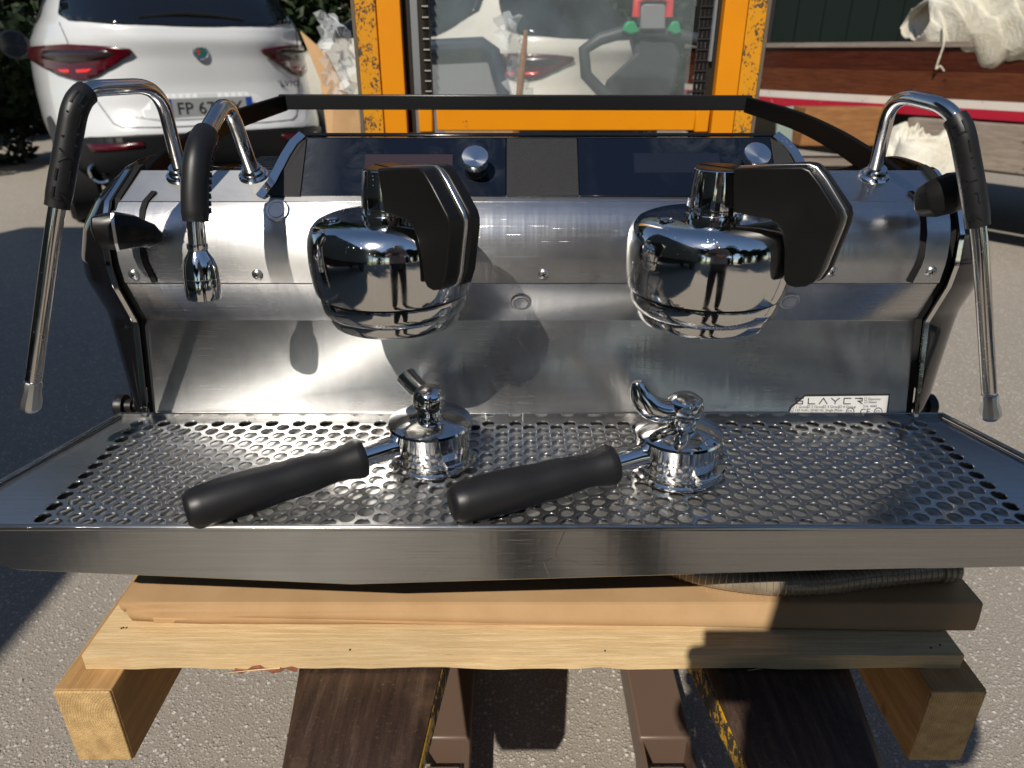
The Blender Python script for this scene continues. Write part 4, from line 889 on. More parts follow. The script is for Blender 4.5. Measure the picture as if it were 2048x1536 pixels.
# z: half width, rear y, front y, corner exponent
SUV = [(.32, .86, .10, 4.55, 4.5), (.45, .92, .01, 4.66, 4.2), (.60, .945, -.01, 4.68, 3.8), (.75, .945, .055, 4.66, 3.6), (.86, .94, .065, 4.6, 3.4), (1.00, .925, .055, 4.45, 3.2), (1.10, .90, .035, 4.0, 3.2), (1.17, .86, .06, 3.75, 3.4), (1.25, .80, .16, 3.45, 3.8), (1.45, .70, .42, 2.9, 4.), (1.60, .60, .62, 2.4, 4.), (1.67, .50, .80, 2.2, 4.), (1.70, .30, 1.1, 2.0, 3.)]
def car(loc, heading, paint, name, label, full=True, zscale=1.0):
    root = empty(name, (loc[0], loc[1], 0), label, 'car', None, -heading)
    K = dict(parent=root, local=True)
    b = MB(); zs = np.linspace(.40, 1.70, 60); b.rings([superring(z * zscale, *interp(SUV, z)[:3], e=interp(SUV, z)[3]) for z in zs]); body = b.build('body', paint, smooth=True, auto=60, **K)
    def rear(x, z, off=0.):
        hw, yr, yf, e = interp(SUV, z); t = min(abs(x) / hw, .9995); s = (1 - t ** e) ** (1 / e)
        p = Vector((x, (yr + yf) / 2 - (yf - yr) / 2 * s, z * zscale))
        n = Vector((np.sign(x) * t ** (e - 1), -s ** (e - 1) * 2. + 0, 0)); n = n.normalized() if n.length else Vector((0, -1, 0)); return p + n * off
    def patch(name, poly, off, m, parent=None, step=.03, th=.006):
        es = [(i, (i + 1) % len(poly)) for i in range(len(poly))]; dense = []
        for i, j in es:
            a, c = Vector(poly[i]), Vector(poly[j]); n = max(1, int((c - a).length / step)); dense += [a.lerp(c, k / n) for k in range(n)]
        nb = len(dense); vs = list(dense); xs = [p.x for p in dense]; ys = [p.y for p in dense]
        def inside(x, y):
            r = False
            for i in range(nb):
                a, c = dense[i], dense[i - 1]
                if (a.y > y) != (c.y > y) and x < (c.x - a.x) * (y - a.y) / (c.y - a.y) + a.x: r = not r
            return r
        x = min(xs) + step / 2
        while x < max(xs):
            y = min(ys) + step / 2
            while y < max(ys):
                if inside(x, y): vs.append(Vector((x, y)))
                y += step
            x += step
        V, E, F, *_ = geometry.delaunay_2d_cdt(vs, [(i, (i + 1) % nb) for i in range(nb)], [list(range(nb))], 1, 1e-6)
        me = bpy.data.meshes.new(name); me.from_pydata([rear(v.x, v.y, off) for v in V], [], [tuple(f) for f in F]); me.update()
        o = link(name, me, m, parent or root, smooth=True, auto=60, local=True, solid=th); return o
    b = MB(); zs = np.linspace(.20, .42, 10)
    def low(z): hw, yr, yf, e = interp(SUV, max(z, .32)); k = max(0, (.34 - z)) * 1.2; return superring(z, hw - k - .015, yr + k - .012, yf - k, e=e)
    # black lower skirt, higher round the rear corners
    b.rings([low(z) for z in zs]); sk_ = b.build('bumper_skirt', 'carblack', smooth=True, auto=60, **K)
    patch('diffuser', [(-.90, .45), (-.86, .54), (-.70, .585), (-.45, .60), (.45, .60), (.70, .585), (.86, .54), (.90, .45), (.80, .36), (-.80, .36)], .012, 'carblack', step=.05)
    def mir(pl): return [(-x, z) for x, z in pl][::-1]
    win = [(-.66, 1.20), (-.70, 1.235), (-.665, 1.33), (-.58, 1.52), (-.52, 1.57), (.52, 1.57), (.58, 1.52), (.665, 1.33), (.70, 1.235), (.66, 1.20), (.45, 1.18), (0, 1.172), (-.45, 1.18)]
    rw = patch('rear_window', win, .006, 'carglass', step=.05)
    lampL = [(-.915, 1.065), (-.918, .995), (-.88, .975), (-.78, .915), (-.68, .885), (-.60, .905), (-.40, 1.015), (-.375, 1.035), (-.385, 1.052), (-.50, 1.066), (-.70, 1.078)]
    for pl in (lampL, mir(lampL)):
        lp = patch('tail_lamp', pl, .012, 'lamp_red', step=.025, th=.012); s_ = 1 if pl is lampL else -1
        inn = [(-.82, 1.045), (-.84, 1.00), (-.70, .975), (-.52, 1.00), (-.47, 1.03), (-.52, 1.05)]
        patch('lamp_bar', inn if s_ > 0 else mir(inn), .020, 'lamp_dark', lp, step=.03, th=.002)
        for q in ([(-.79, .945), (-.74, .925), (-.715, .925), (-.715, .945)], [(-.68, .945), (-.68, .925), (-.62, .93), (-.60, .95)]):
            patch('reflector', q if s_ > 0 else mir(q), .020, 'lamp_lit', lp, step=.02, th=.002)
    if full:
        # panel lines of the tailgate
        for pl in ([(-.71, 1.19), (-.69, 1.07)], [(-.655, .88), (-.64, .83), (-.56, .66), (-.52, .640), (-.3, .635), (.3, .635), (.52, .640), (.56, .66), (.64, .83), (.655, .88)], [(.71, 1.19), (.69, 1.07)]):
            pts = []
            for a, c in zip(pl, pl[1:]):
                for k in range(8): pts.append(rear(a[0] + (c[0] - a[0]) * k / 8, a[1] + (c[1] - a[1]) * k / 8, .0005))
            pts.append(rear(*pl[-1], .0005)); b = MB(); b.tube(pts, .003, 6); b.build('panel_gap', 'seam', smooth=True, **K)
        rc = patch('plate_recess', [(-.44, .690), (-.36, .755), (-.30, .800), (-.24, .812), (.24, .812), (.30, .800), (.36, .755), (.44, .690), (.30, .668), (-.30, .668)], .001, 'grey_recess', step=.04, th=.002)
        pc = rear(0, .735, .020)
        b = MB(); b.box(pc, (.53, .010, .115)); npz = b.build('number_plate', 'plate', bevel=.003, **K)
        for x in (-.243, .243):
            b = MB(); b.box(pc + Vector((x, -.0055, 0)), (.04, .002, .110)); b.build('blue_band', 'blue', npz, local=True)
        me = text_mesh('FP 676EX', .100, .001, 'CENTER', 1.0); me.transform(Matrix.Translation(pc + Vector((0, -.0065, -.036))) @ Matrix.Rotation(R(90), 4, 'X')); link('plate_number', me, 'ink', npz, local=True)
        pb = rear(0, 1.035, 0)
        b = MB(); b.lathe([(.045, 0), (.045, .006), (.040, .008), (.036, .006), (.001, .006)], pb, (0, -1, .1), 36); bd = b.build('round_badge', 'chrome', smooth=True, auto=30, **K)
        b = MB(); b.lathe([(.034, .0062), (.032, .0085), (.001, .009)], pb, (0, -1, .1), 30, cap=False, ); b.build('badge_face', 'badge', bd, local=True, smooth=True)
        b = MB(); b.box(pb + Vector((-.012, -.0095, 0)), (.006, .002, .05)).box(pb + Vector((-.012, -.0095, .004)), (.026, .002, .006)); b.build('badge_cross', 'red_plastic', bd, local=True)
        me = text_mesh('STELVIO', .052, .002, 'CENTER', 1.25); pt = rear(.50, .835, .004); nrm = (rear(.50, .835, .01) - rear(.50, .835, 0)).normalized()
        xx = Vector((0, 0, 1)).cross(nrm).normalized(); me.transform(Matrix.Translation(pt) @ Matrix((xx, Vector((0, 0, 1)), nrm)).transposed().to_4x4()); link('model_name', me, 'carblack', root, local=True)
        b = MB(); b.tube([rear(-.30, 1.215, .02), rear(-.10, 1.235, .028), rear(.02, 1.240, .03)], [.008, .010, .012], 8, flat=.6).tube([rear(-.02, 1.238, .03), rear(.12, 1.232, .03), rear(.30, 1.212, .025)], [.014, .010, .006], 8, flat=.6); b.build('wiper', 'carblack', smooth=True, **K)
        for sx in (-1, 1):
            patch('reflector', [(sx * .72, .545), (sx * .42, .56), (sx * .42, .53), (sx * .70, .50)][::sx], .018, 'lamp_red', step=.04)
            px = rear(sx * .69, .375, .0)
            b = MB(); b.lathe([(.045, -.06), (.045, .012), (.052, .030), (.062, .034), (.066, .028), (.066, -.06)], px, (0, -1, 0), 36, cap=False); ex_ = b.build('exhaust', 'chrome', smooth=True, auto=40, **K)
            b = MB(); b.lathe([(.045, -.05), (.001, -.05)], px, (0, -1, 0), 24, cap=False); b.build('exhaust_bore', 'gap', ex_, local=True)
            # mirrors
            b = MB(); b.tube([(sx * .82, 2.60, 1.10), (sx * .98, 2.57, 1.12)], .03, 8).lathe([(.02, -.05), (.09, -.03), (.115, .0), (.11, .03), (.085, .035)], (sx * 1.02, 2.55, 1.14), (0, -1, 0), 24); mm = b.build('mirror', 'carblack', smooth=True, auto=50, **K)
            b = MB(); b.lathe([(.104, .034), (.096, .040), (.001, .041)], (sx * 1.02, 2.55, 1.14), (0, -1, 0), 24, cap=False); b.build('mirror_glass', 'carglass', mm, local=True)
    for sx in (-1, 1):
        # side windows laid on the loft
        pts = []; rows = []
        for i in range(13):
            y = .80 + i * .20; row = []
            for k in range(6):
                lo, hi = 1.20, 1.56 - max(0, (y - 2.0)) * .26; lo2 = lo + max(0, (1.15 - y)) * .5; z = lo2 + (max(hi, lo2 + .02) - lo2) * k / 5
                hw, yr, yf, e = interp(SUV, z); cy, bb = (yr + yf) / 2, (yf - yr) / 2; t = min(abs(y - cy) / bb, .999); row.append(Vector((sx * (hw * (1 - t ** e) ** (1 / e) + .006), y, z * zscale)))
            rows.append(row)
        b = MB(); b.rings(rows, close=False, cap=False); b.build('side_window', 'carglass', smooth=True, solid=.004, **K)
        for y in (.85, 3.75):
            b = MB(); b.lathe([(.20, -.11), (.33, -.11), (.355, -.08), (.355, .08), (.33, .11), (.20, .11)], (sx * .80, y, .355), (1, 0, 0), 40); wh = b.build('wheel', 'tyre', smooth=True, auto=30, **K)
            b = MB(); b.lathe([(.001, .09), (.06, .09), (.07, .075), (.19, .085), (.225, .10), (.225, -.10), (.001, -.10)], (sx * .80, y, .355), (sx, 0, 0), 30); b.build('rim', 'rim', wh, local=True, smooth=True, auto=30)
    return root
M['grey_recess'] = mat('plate_recess_paint', (.60, .61, .61), .4)
M['greygreen'] = mat('grey_green_paint', (.20, .25, .21), .6)
M['badge'] = mat('badge_enamel', (.02, .10, .09), .2, coat=1)
car((-1.90, 4.80), R(-31), 'carpaint', 'white_suv', 'white suv with red wedge tail lamps seen from behind on the left', zscale=1.05)
car((.80, 6.10), R(-42), 'cream', 'cream_car', 'cream coloured car parked behind the clear guard of the stacker', full=False)

# ------------------------------------------------------------------ things leaning and standing behind the mast
def slab(name, pts, th, m, label, cat, bevel=0.):
    b = MB(); P = [Vector(p) for p in pts]; n = (P[1] - P[0]).cross(P[2] - P[0]).normalized(); b.prism(P, n * th); o = b.build(name, m, None, bevel=bevel); tag(o, label, cat); return o
slab('cardboard_sheet', [at(600, 62, y=3.0), at(652, 108, y=2.95), at(700, 200, y=2.9), at(735, 330, y=2.85), at(662, 330, y=2.85), at(640, 160, y=2.95)], .008, 'card2', 'brown cardboard sheet leaning with a sloping cut edge beside the suv', 'cardboard')
slab('cardboard_sheet', [at(668, 206, y=2.5), at(716, 206, y=2.5), at(735, 400, y=2.5), at(655, 400, y=2.5)], .008, 'card2', 'brown cardboard panel standing low next to the left orange mast', 'cardboard')
slab('cardboard_sheet', [at(890, 208, y=2.8), at(1040, 208, y=2.8), at(1040, 420, y=2.8), at(890, 420, y=2.8)], .008, 'card2', 'brown cardboard panel behind the orange crossbar', 'cardboard')
# crumpled film
def crumple(name, outline_fn, nx, ny, m, label, cat, amp, seed):
    rnd = np.random.RandomState(seed); rows = []
    for i in range(nx):
        rows.append([outline_fn(i / (nx - 1), j / (ny - 1)) + Vector(tuple(rnd.uniform(-amp, amp, 3))) for j in range(ny)])
    b = MB(); b.rings(rows, close=False, cap=False); o = b.build(name, m, None, smooth=True, auto=25); tag(o, label, cat); return o
crumple('plastic_film', lambda a, c: at(632 + 26 * a + 70 * c * (1 - .25 * a) , 30 + 190 * a ** 1.1 + 40 * c * (1 - a) - 20 * sin(3 * c), y=2.6 + .08 * sin(9 * a + 5 * c)), 26, 9, 'film', 'crumpled clear plastic film hanging beside the left orange mast', 'plastic film', .016, 3)
crumple('plastic_film', lambda a, c: at(990 + 30 * a + 45 * c, 30 + 190 * a, y=2.55 + .06 * sin(11 * a + 4 * c)), 22, 7, 'film', 'crumpled clear plastic film behind the clear guard', 'plastic film', .016, 5)
b = MB(); b.tube([at(1052, 60, y=2.5), at(1046, 120, y=2.5), at(1034, 230, y=2.5), at(1030, 420, y=2.5)], [.006, .011, .012, .012], 8); tag(b.build('wooden_stick', 'crate', None, smooth=True), 'thin brown wooden stick standing behind the clear guard', 'stick')
fr = empty('framed_board', (-.15, 2.9, 0), 'navy framed grey board leaning behind the clear guard', 'board')
b = MB(); b.tube([at(840, 96, y=2.9), at(965, 90, y=2.9), at(985, 104, y=2.9), at(1012, 200, y=2.9), at(1040, 420, y=2.85)], .028, 10); b.build('frame', 'navy', fr, smooth=True)
b = MB(); b.prism([at(830, 106, y=2.92), at(955, 102, y=2.92), at(975, 112, y=2.92), at(1000, 200, y=2.92), at(1025, 420, y=2.9), at(830, 420, y=2.9)], (0, .01, 0)); b.build('panel', 'greyboard', fr)

# ------------------------------------------------------------------ boat, tarpaulins, timbers
bo = empty('wooden_boat', (3.2, 5.1, .8), 'varnished mahogany boat with white and red waterline stripes on the right', 'boat', rz=R(-54.6))
def hull(z0, z1, name, m, off=0., half=None):
    rows = []
    for i in range(41):
        s = -2.3 + 4.6 * i / 40; wob = 1 - .0 * abs(s) ; e = max(0, (-s - .8) / 1.5); hw = .78 * (1 - .45 * e ** 2) - .25 * max(0, (s - 1) / 1.3) ** 2
        row = []
        for k in range(5):
            z = z0 + (z1 - z0) * k / 4; fl = .10 * (z - .72) - (1.3 * (.734 - z) if z < .734 else 0)
            row.append(Vector((s, -(hw + fl + off), z - .8)))
        row += [Vector((v.x, -v.y, v.z)) for v in row[::-1]]
        rows.append(row)
    b = MB(); b.rings(rows); return b.build(name, m, bo, local=True, smooth=True, auto=30)
hull(.835, .985, 'lower_strake', 'mahogany2'); hull(.987, 1.115, 'upper_strake', 'mahogany', -.004)
hull(.788, .834, 'white_stripe', 'boat_white', .004); hull(.735, .787, 'red_stripe', 'boat_red', .006)
hull(.38, .734, 'bottom', 'mast_dark', -.01); hull(1.116, 1.145, 'rub_rail', 'greywood', .015)
b = MB(); b.tube([Vector((-1.9, -.79, .10)), Vector((-1.25, -.80, .10))], .012, 8); b.build('chrome_strip', 'silver', bo, local=True, smooth=True)
def drape(name, fn, m, label, cat, nx=70, ny=46, seed=1, amp=.03, closed=False):
    rnd = np.random.RandomState(seed); ph = rnd.uniform(0, 6, 12); rows = []
    for i in range(nx):
        row = []
        for j in range(ny):
            a, c = i / (nx - 1), j / (ny - 1); p = fn(a, c)
            w = sum(sin(ph[k] + a * (5 + 3.1 * k) + c * (4 + 2.3 * k) * (1 if k % 2 else -1)) / (1 + .6 * k) for k in range(6))
            w2 = sum(cos(ph[k + 6] + a * (6 + 2.7 * k) - c * (5 + 3.3 * k)) / (1 + .6 * k) for k in range(6))
            fo = (1 - abs(sin(a * 17 + 4 * sin(c * 5 + ph[0]) + ph[1]))) ** 2 + .7 * (1 - abs(sin(c * 13 - 9 * a + 3 * sin(a * 7 + ph[2])))) ** 2
            row.append(p + Vector((w2 * amp * .6, w * amp * .6 - fo * amp * .5, w * amp + fo * amp * 1.1)))
        rows.append(row)
    b = MB(); b.rings(rows, close=False, cap=False); o = b.build(name, m, None, smooth=True, auto=0, solid=.012); k = o.modifiers.new('sub', 'SUBSURF'); k.levels = 1; k.render_levels = 1; tag(o, label, cat); return o
def heap(c, rx, ry, h, lean=0.):
    c = Vector(c)
    def f(a, t):
        th = a * 2 * pi; r = t; lump = 1 + .13 * sin(3 * th + 1) + .08 * sin(5 * th)
        z = h * (1 - r ** 5) + .0
        return c + Vector((rx * r * lump * cos(th) + lean * z, ry * r * lump * sin(th), z))
    return f
pc = at(1790, 330, y=4.55)
drape('canvas_cover', heap((2.30, 4.20, .0), .42, .34, .64), 'canvas', 'off white canvas cover heaped on the ground in front of the boat', 'tarpaulin', 90, 44, 4, .030)
# cover rolled on the boat's deck: open fold at its left end
dc = at(1960, 70, y=4.8)
def deckcover(a, t):
    s = a; p0 = at(1822, 60, y=5.0); p1 = at(2150, 60, y=4.2); c = p0.lerp(p1, s); th = -.4 + t * 2 * pi * .88; r = .20 + .10 * s ** .7; return c + Vector((.30 * r * cos(th) * .6, r * cos(th) * 1.1, .02 + .8 * r * sin(th) - .05 * s))
drape('canvas_cover', deckcover, 'canvas', 'off white canvas cover rolled up on top of the boat with a loose cord', 'tarpaulin', 80, 60, 9, .030)
b = MB(); b.tube(smooth_path([at(1886, 50, y=4.65), at(1888, 85, y=4.6), at(1878, 118, y=4.6), at(1872, 138, y=4.6), at(1880, 132, y=4.6), at(1888, 142, y=4.6)], 4), .005, 6); tag(b.build('cord', 'canvas', None, smooth=True), 'thin white cord hanging from the cover on the boat', 'cord')
tag(MB().span(at(1600, 292, y=4.75) , at(1758, 212, y=4.95)).build('plywood_box', 'crate', None, bevel=.004), 'brown plywood box propping up the boat', 'box')
tr_ = empty('trestle', (2.1, 4.85, 0), 'dark wooden trestle under the plywood box', 'trestle')
for x in (1.86, 2.26): MB().span((x, 4.78, 0), (x + .08, 4.92, .42)).build('leg', 'greywood', tr_)
MB().span((1.80, 4.76, .421), (2.40, 4.94, .46)).build('top_board', 'greywood', tr_)
bm_ = empty('boat_cradle', (3.6, 4.6, 0), 'weathered grey timber cradle beam under the near end of the boat', 'boat cradle')
pA, pB = Vector((2.42, 4.62, 0)), Vector((3.35, 3.30, 0)); zt_, zb_ = at(1790, 236, y=4.6).z, at(1790, 322, y=4.6).z
dv = (pB - pA).normalized(); nv = Vector((-dv.y, dv.x, 0)) * .09
b = MB(); b.prism([pA + Vector((0, 0, zb_)), pB + Vector((0, 0, zb_)), pB + Vector((0, 0, zt_)), pA + Vector((0, 0, zt_))], nv); b.build('beam', 'greywood', bm_, bevel=.008)
for f in (.15, .85):
    q = pA.lerp(pB, f) + nv * .5; b = MB(); b.span((q.x - .05, q.y - .05, 0), (q.x + .05, q.y + .05, zb_ - .002)); b.build('post', 'greywood', bm_, bevel=.005)
slab('pale_board', [at(1555, 215, y=4.6), at(1588, 212, y=4.6), at(1575, 420, y=4.5), at(1548, 420, y=4.5)], .02, 'greygreen', 'pale narrow board standing right of the mast', 'board')

# building with dark shutters and an open bay
bu = empty('workshop', (7, 9.5, 0), 'dark workshop building with green shutter and open black bay behind the boat', 'building')
def bspan(name, a, b_, m): MB().span(a, b_).build(name, m, bu)
x0 = 2.6
bspan('corner_post', (x0, 9.0, 0), (x0 + .35, 9.3, 4.2), 'wallblack')
for i in range(7):
    bspan('shutter_panel', (x0 + .36 + i * .30, 9.12, 0), (x0 + .36 + i * .30 + .29, 9.18, 4.0), 'doorgreen')
bspan('door_post', (x0 + 2.47, 9.0, 0), (x0 + 2.62, 9.3, 4.2), 'wallblack')
bspan('rear_wall', (x0, 17, 0), (20, 17.2, 4.2), 'wallblack'); bspan('side_wall', (x0, 9.3, 0), (x0 + .2, 17, 4.2), 'wallblack'); bspan('side_wall', (19.8, 9.3, 0), (20, 17, 4.2), 'wallblack')
bspan('lintel', (x0 - .2, 8.9, 4.2), (20, 9.3, 5.2), 'wallblack'); bspan('roof', (x0 - .5, 8.0, 5.2), (20.5, 17.5, 5.35), 'roof')

# ------------------------------------------------------------------ trees
def leaf_mesh(name, n, rx, ry, rz, size, seed, shell=.55):
    rs = np.random.RandomState(seed); k = 26
    cc = rs.normal(size=(k, 3)); cc /= np.linalg.norm(cc, axis=1)[:, None]; cc *= (rs.uniform(.25, .85, (k, 1))); cr = rs.uniform(.22, .42, k)
    idx = rs.randint(0, k, n); d = rs.normal(size=(n, 3)); d /= np.linalg.norm(d, axis=1)[:, None]
    p = cc[idx] + d * (cr[idx] * rs.uniform(shell, 1.08, n))[:, None]; p *= np.array([rx, ry, rz])
    a = rs.normal(size=(n, 3)); a /= np.linalg.norm(a, axis=1)[:, None]; b = np.cross(a, rs.normal(size=(n, 3))); b /= np.linalg.norm(b, axis=1)[:, None]
    s = size * rs.uniform(.6, 1.3, (n, 1)); V = np.empty((n, 4, 3)); V[:, 0] = p - a * s; V[:, 1] = p + b * s * .55; V[:, 2] = p + a * s; V[:, 3] = p - b * s * .55
    me = bpy.data.meshes.new(name); me.from_pydata(V.reshape(-1, 3).tolist(), [], np.arange(n * 4).reshape(n, 4).tolist()); return me
LM = [leaf_mesh('crown', 9000, 2.2, 2.0, 2.3, .11, 11), leaf_mesh('crown', 9000, 2.4, 2.1, 2.0, .11, 12)]
LM[0].materials.append(M['leaf']); LM[1].materials.append(M['leaf2'])
BM_ = leaf_mesh('foliage', 7000, 1.3, .8, 1.1, .07, 13); BM_.materials.append(M['leaf2'])
trm = MB(); trm.tube([(0, 0, 0), (.05, 0, 1.), (0, .05, 2.2), (.1, 0, 3.4)], [.2, .15, .12, .05], 10)
for a in range(5):
    c, s = cos(a * 1.3), sin(a * 1.3); trm.tube([(.02, 0, 1.6 + a * .2), (.5 * c, .5 * s, 2.3 + a * .2), (1.1 * c, 1.1 * s, 3.0 + a * .15)], [.07, .05, .02], 6)
bmesh.ops.recalc_face_normals(trm.bm, faces=trm.bm.faces); TRM = bpy.data.meshes.new('trunk'); trm.bm.to_mesh(TRM); TRM.materials.append(M['trunk'])
def tree(x, y, s, k, label, rz, group='trees around the yard'):
    r = empty('tree', (x, y, 0), label, 'tree', group, rz); r.scale = (s, s, s)
    o = bpy.data.objects.new('trunk', TRM); C.objects.link(o); o.parent = r
    o = bpy.data.objects.new('crown', LM[k]); C.objects.link(o); o.parent = r; o.location = (0, 0, 3.6)
    return r
def bush(x, y, s, label, rz):
    o = bpy.data.objects.new('bush', BM_); C.objects.link(o); o.location = (x, y, .95 * s); o.scale = (s, s, s); o.rotation_euler = (0, 0, rz)
    tag(o, label, 'bush', 'bushes behind the parked cars')
for i, (x, y, s, l) in enumerate([(-8.6, 9.2, 1.25, 'dark bush at the far left beyond the suv'), (-6.9, 10.2, 1.35, 'dark bush left of the suv roof'), (-5.0, 10.8, 1.4, 'dark bush behind the suv roof'), (-3.2, 11.0, 1.35, 'dark bush behind the right side of the suv'), (-1.5, 11.2, 1.45, 'dark bush between suv and orange mast'), (.5, 11.8, 1.4, 'dark bush behind the cream car'), (2.3, 12.0, 1.3, 'dark bush right of the cream car'), (-5.4, 7.4, .9, 'low dark bush just left of the suv')]): bush(x, y, s, l, i * 1.1)
for i, (x, y, s, k, l) in enumerate([(-9.5, 11.5, 1.4, 1, 'dark leafy tree at the far left corner of the yard'), (-6.2, 13, 1.6, 0, 'leafy tree standing behind the suv'), (-2.6, 13.5, 1.5, 1, 'dark leafy tree left of the orange mast'), (1.0, 14.5, 1.6, 0, 'leafy tree behind the cream car')]): tree(x, y, s, k, l, i * 1.7)
for i in range(11):
    x = -19 + i * 3.7; tree(x, -11.5 - 2.0 * sin(i * 1.7), 1.45 + .3 * sin(i * 2.3), i % 2, ('first', 'second', 'third', 'fourth', 'fifth', 'sixth', 'seventh', 'eighth', 'ninth', 'tenth', 'eleventh')[i] + ' leafy tree from the left in the row behind the photographer', i * 1.3, 'row of trees behind the photographer')
def hedge(x, y, s, label, rz):
    o = bpy.data.objects.new('bush', BM_); C.objects.link(o); o.location = (x, y, .95 * s); o.scale = (s * 1.3, s, s); o.rotation_euler = (0, 0, rz)
    tag(o, label, 'bush', 'bushes under the row of trees')
for i in range(10): hedge(-17 + i * 3.8, -10.5 - .8 * sin(i * 2.1), 1.5 + .3 * sin(i), ('first', 'second', 'third', 'fourth', 'fifth', 'sixth', 'seventh', 'eighth', 'ninth', 'tenth')[i] + ' bush from the left under the trees behind the photographer', .3 * i)
for i in range(4):
    tree(13 + 1.5 * sin(i), -10 + i * 5, 1.3, i % 2, ('nearest', 'second nearest', 'third nearest', 'farthest')[3 - i] + ' leafy tree on the right edge of the yard', i * 2.1, 'trees on the right edge')

# ------------------------------------------------------------------ unseen truck added on the left to cast the ground shade, photographer
tk = empty('shade_truck', (-3.5, -.4, 0), 'unseen box truck shape added left of the camera to cast shade on the asphalt', 'truck')
MB().span((-4.6, -4.2, .75), (-2.27, 1.70, 3.25)).build('box_body', 'truck', tk, bevel=.03)
MB().span((-4.4, 1.56, .5), (-2.75, 1.9, 2.2)).build('cab', 'truck', tk, bevel=.05)
MB().span((-4.4, -4.0, .45), (-2.5, 1.7, .74)).build('chassis', 'carblack', tk)
for x in (-4.3, -2.55):
    for y in (-3.2, 1.0): MB().lathe([(.2, -.12), (.42, -.12), (.45, -.08), (.45, .08), (.42, .12), (.2, .12)], (x, y, .45), (1, 0, 0), 32).build('wheel', 'tyre', tk, smooth=True, auto=30)

pe = empty('person', (.150, -.27, 0), 'person in a grey shirt and dark trousers photographing with a phone', 'person')
def skin(name, verts, edges, rad, m, root=0, sub=2):
    me = bpy.data.meshes.new(name); me.from_pydata(verts, edges, []); me.materials.append(M[m])
    o = bpy.data.objects.new(name, me); C.objects.link(o); o.parent = pe; o.matrix_parent_inverse = Matrix.Translation(pe.location).inverted()
    k = o.modifiers.new('skin', 'SKIN')
    for i, r in enumerate(rad):
        d = me.skin_vertices[0].data[i]; d.radius = (r, r) if not isinstance(r, tuple) else r; d.use_root = (i == root)
    k.use_smooth_shade = True; s = o.modifiers.new('sub', 'SUBSURF'); s.levels = sub; s.render_levels = sub; return o
px, py = .150, -.27
# whole figure as one surface: pelvis, legs, torso, neck, head, arms
Vv = [(px, py, .95), (px, py + .00, 1.10), (px, py + .00, 1.28), (px, py + .01, 1.40), (px, py + .03, 1.50), (px, py + .05, 1.58), (px, py + .07, 1.66), (px, py + .07, 1.74),
      (px - .10, py, .86), (px - .12, py + .02, .50), (px - .13, py - .01, .09), (px - .14, py + .12, .04),
      (px + .10, py, .86), (px + .12, py + .02, .50), (px + .14, py - .01, .09), (px + .16, py + .12, .04),
      (px - .12, py + .01, 1.41), (-.025, -.31, 1.12), (-.085, -.085, 1.065),
      (px + .13, py + .01, 1.40), (px + .17, py + .03, 1.15), (.17, -.085, 1.07)]
Ee = [(0, 1), (1, 2), (2, 3), (3, 4), (4, 5), (5, 6), (6, 7), (0, 8), (8, 9), (9, 10), (10, 11), (0, 12), (12, 13), (13, 14), (14, 15), (3, 16), (16, 17), (17, 18), (3, 19), (19, 20), (20, 21)]
Rr = [.10, .09, .10, .09, .055, .06, .085, .07, .08, .055, .045, .04, .08, .055, .045, .04, .05, .040, .028, .05, .040, .028]
skin('body', Vv, Ee, Rr, 'skin')
def oval(z, hw, hd, dy=0., n=28): return [Vector((px + hw * cos(2 * pi * i / n), py + dy + hd * sin(2 * pi * i / n), z)) for i in range(n)]
b = MB(); b.rings([oval(.88, .185, .125), oval(1.0, .18, .12), oval(1.15, .155, .12), oval(1.30, .160, .125), oval(1.40, .165, .12), oval(1.47, .160, .10), oval(1.515, .12, .08, .01), oval(1.54, .075, .065, .02)], cap=False)
for sx, e_, w_ in ((-1, Vv[17], Vv[18]), (1, Vv[20], Vv[21])):
    sh_ = Vector((px + sx * .125, py, 1.43)); e_, w_ = Vector(e_), Vector(w_); b.tube(smooth_path([sh_, sh_.lerp(e_, .5) + Vector((sx * .01, 0, 0)), e_, e_.lerp(w_, .55)], 4), [.075 - .0022 * i for i in range(13)], 16)
b.build('shirt', 'shirt', pe, smooth=True, auto=0)
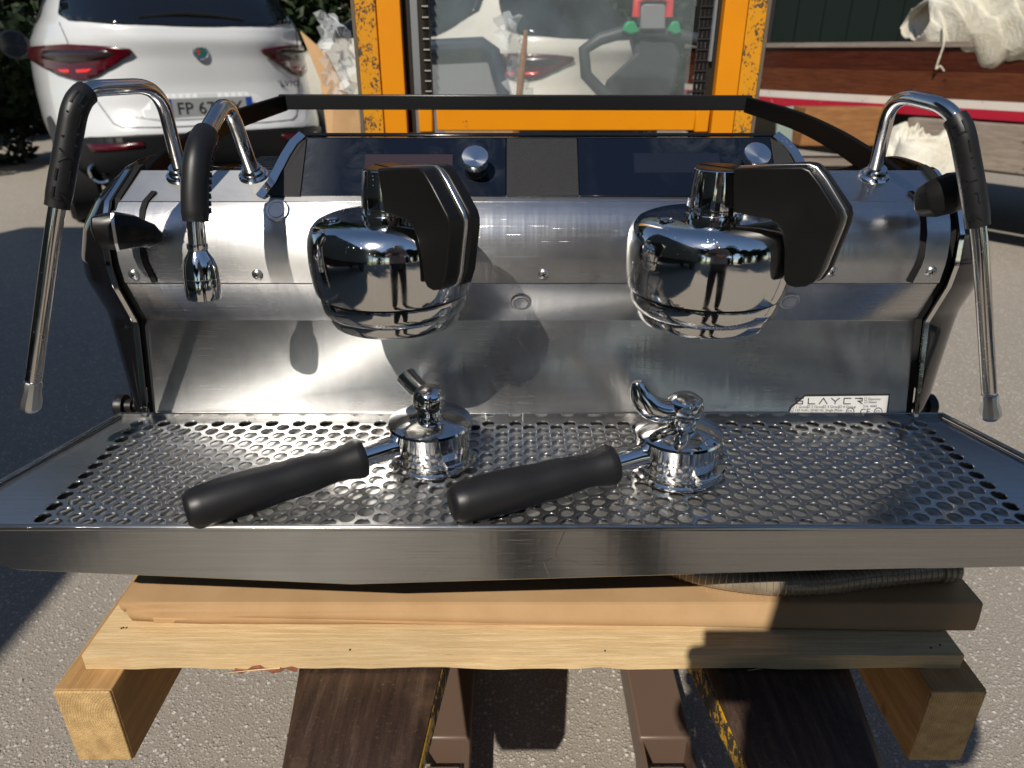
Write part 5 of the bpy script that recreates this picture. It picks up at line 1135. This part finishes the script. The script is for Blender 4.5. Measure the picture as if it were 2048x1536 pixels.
b = MB(); b.rings([oval(.92, .178, .118), oval(.86, .175, .115), oval(.78, .165, .11)], cap=False)
for sx in (-1, 1): b.tube([(px + sx * .085, py, .84), (px + sx * .11, py + .02, .50), (px + sx * .135, py - .01, .08)], [.098, .072, .062], 16)
b.build('trousers', 'trousers', pe, smooth=True, auto=0)
for sx in (-1, 1):
    b = MB(); b.tube([(px + sx * .135, py - .07, .045), (px + sx * .138, py + .0, .05), (px + sx * .145, py + .11, .04), (px + sx * .15, py + .17, .03)], [.035, .048, .045, .025], 14); b.build('shoe', 'carblack', pe, smooth=True)
skin('hair', [(px, py + .055, 1.69), (px, py + .06, 1.76)], [(0, 1)], [.094, .078], 'hair')
# hands with fingers round the phone
fw = Vector((0, CP, -SP)); upv = Vector((0, SP, CP)); ctr = Vector((.055, 0, CAMH)) - fw * .016 - upv * .012
for sx, wx in ((-1, -.08), (1, .17)):
    wr = Vector((wx, -.085, 1.08 if sx < 0 else 1.07)); base = ctr + Vector((sx * .092, -.02, -.008))
    skin('palm', [wr, wr.lerp(base, .6), base], [(0, 1), (1, 2)], [(.026, .022), (.036, .020), (.030, .016)], 'skin')
    for i in range(4):
        r0 = base + upv * (-.026 + i * .017); ln_ = (.040, .048, .050, .042)[i]; tip = -fw * 0
        skin('finger', [r0, r0 + Vector((-sx * .004, .0, 0)) + fw * .024, r0 + Vector((-sx * ln_ * .45, 0, 0)) + fw * .028, r0 + Vector((-sx * ln_ * .7, 0, 0)) + fw * .0265], [(0, 1), (1, 2), (2, 3)], [.009, .0085, .008, .0065], 'skin')
    th0 = base + Vector((-sx * .004, -.006, .012)); skin('thumb', [th0, th0 + Vector((-sx * .004, -.006, .022)), th0 + Vector((-sx * .007, .0, .044))], [(0, 1), (1, 2)], [.012, .0105, .009], 'skin')
ph_ = MB(); ph_.box(ctr, (.160, .0085, .077), Matrix.Rotation(-PITCH, 4, 'X')); tag(ph_.build('phone', 'phone', None, bevel=.004), 'black phone held sideways by the person behind the camera', 'phone')
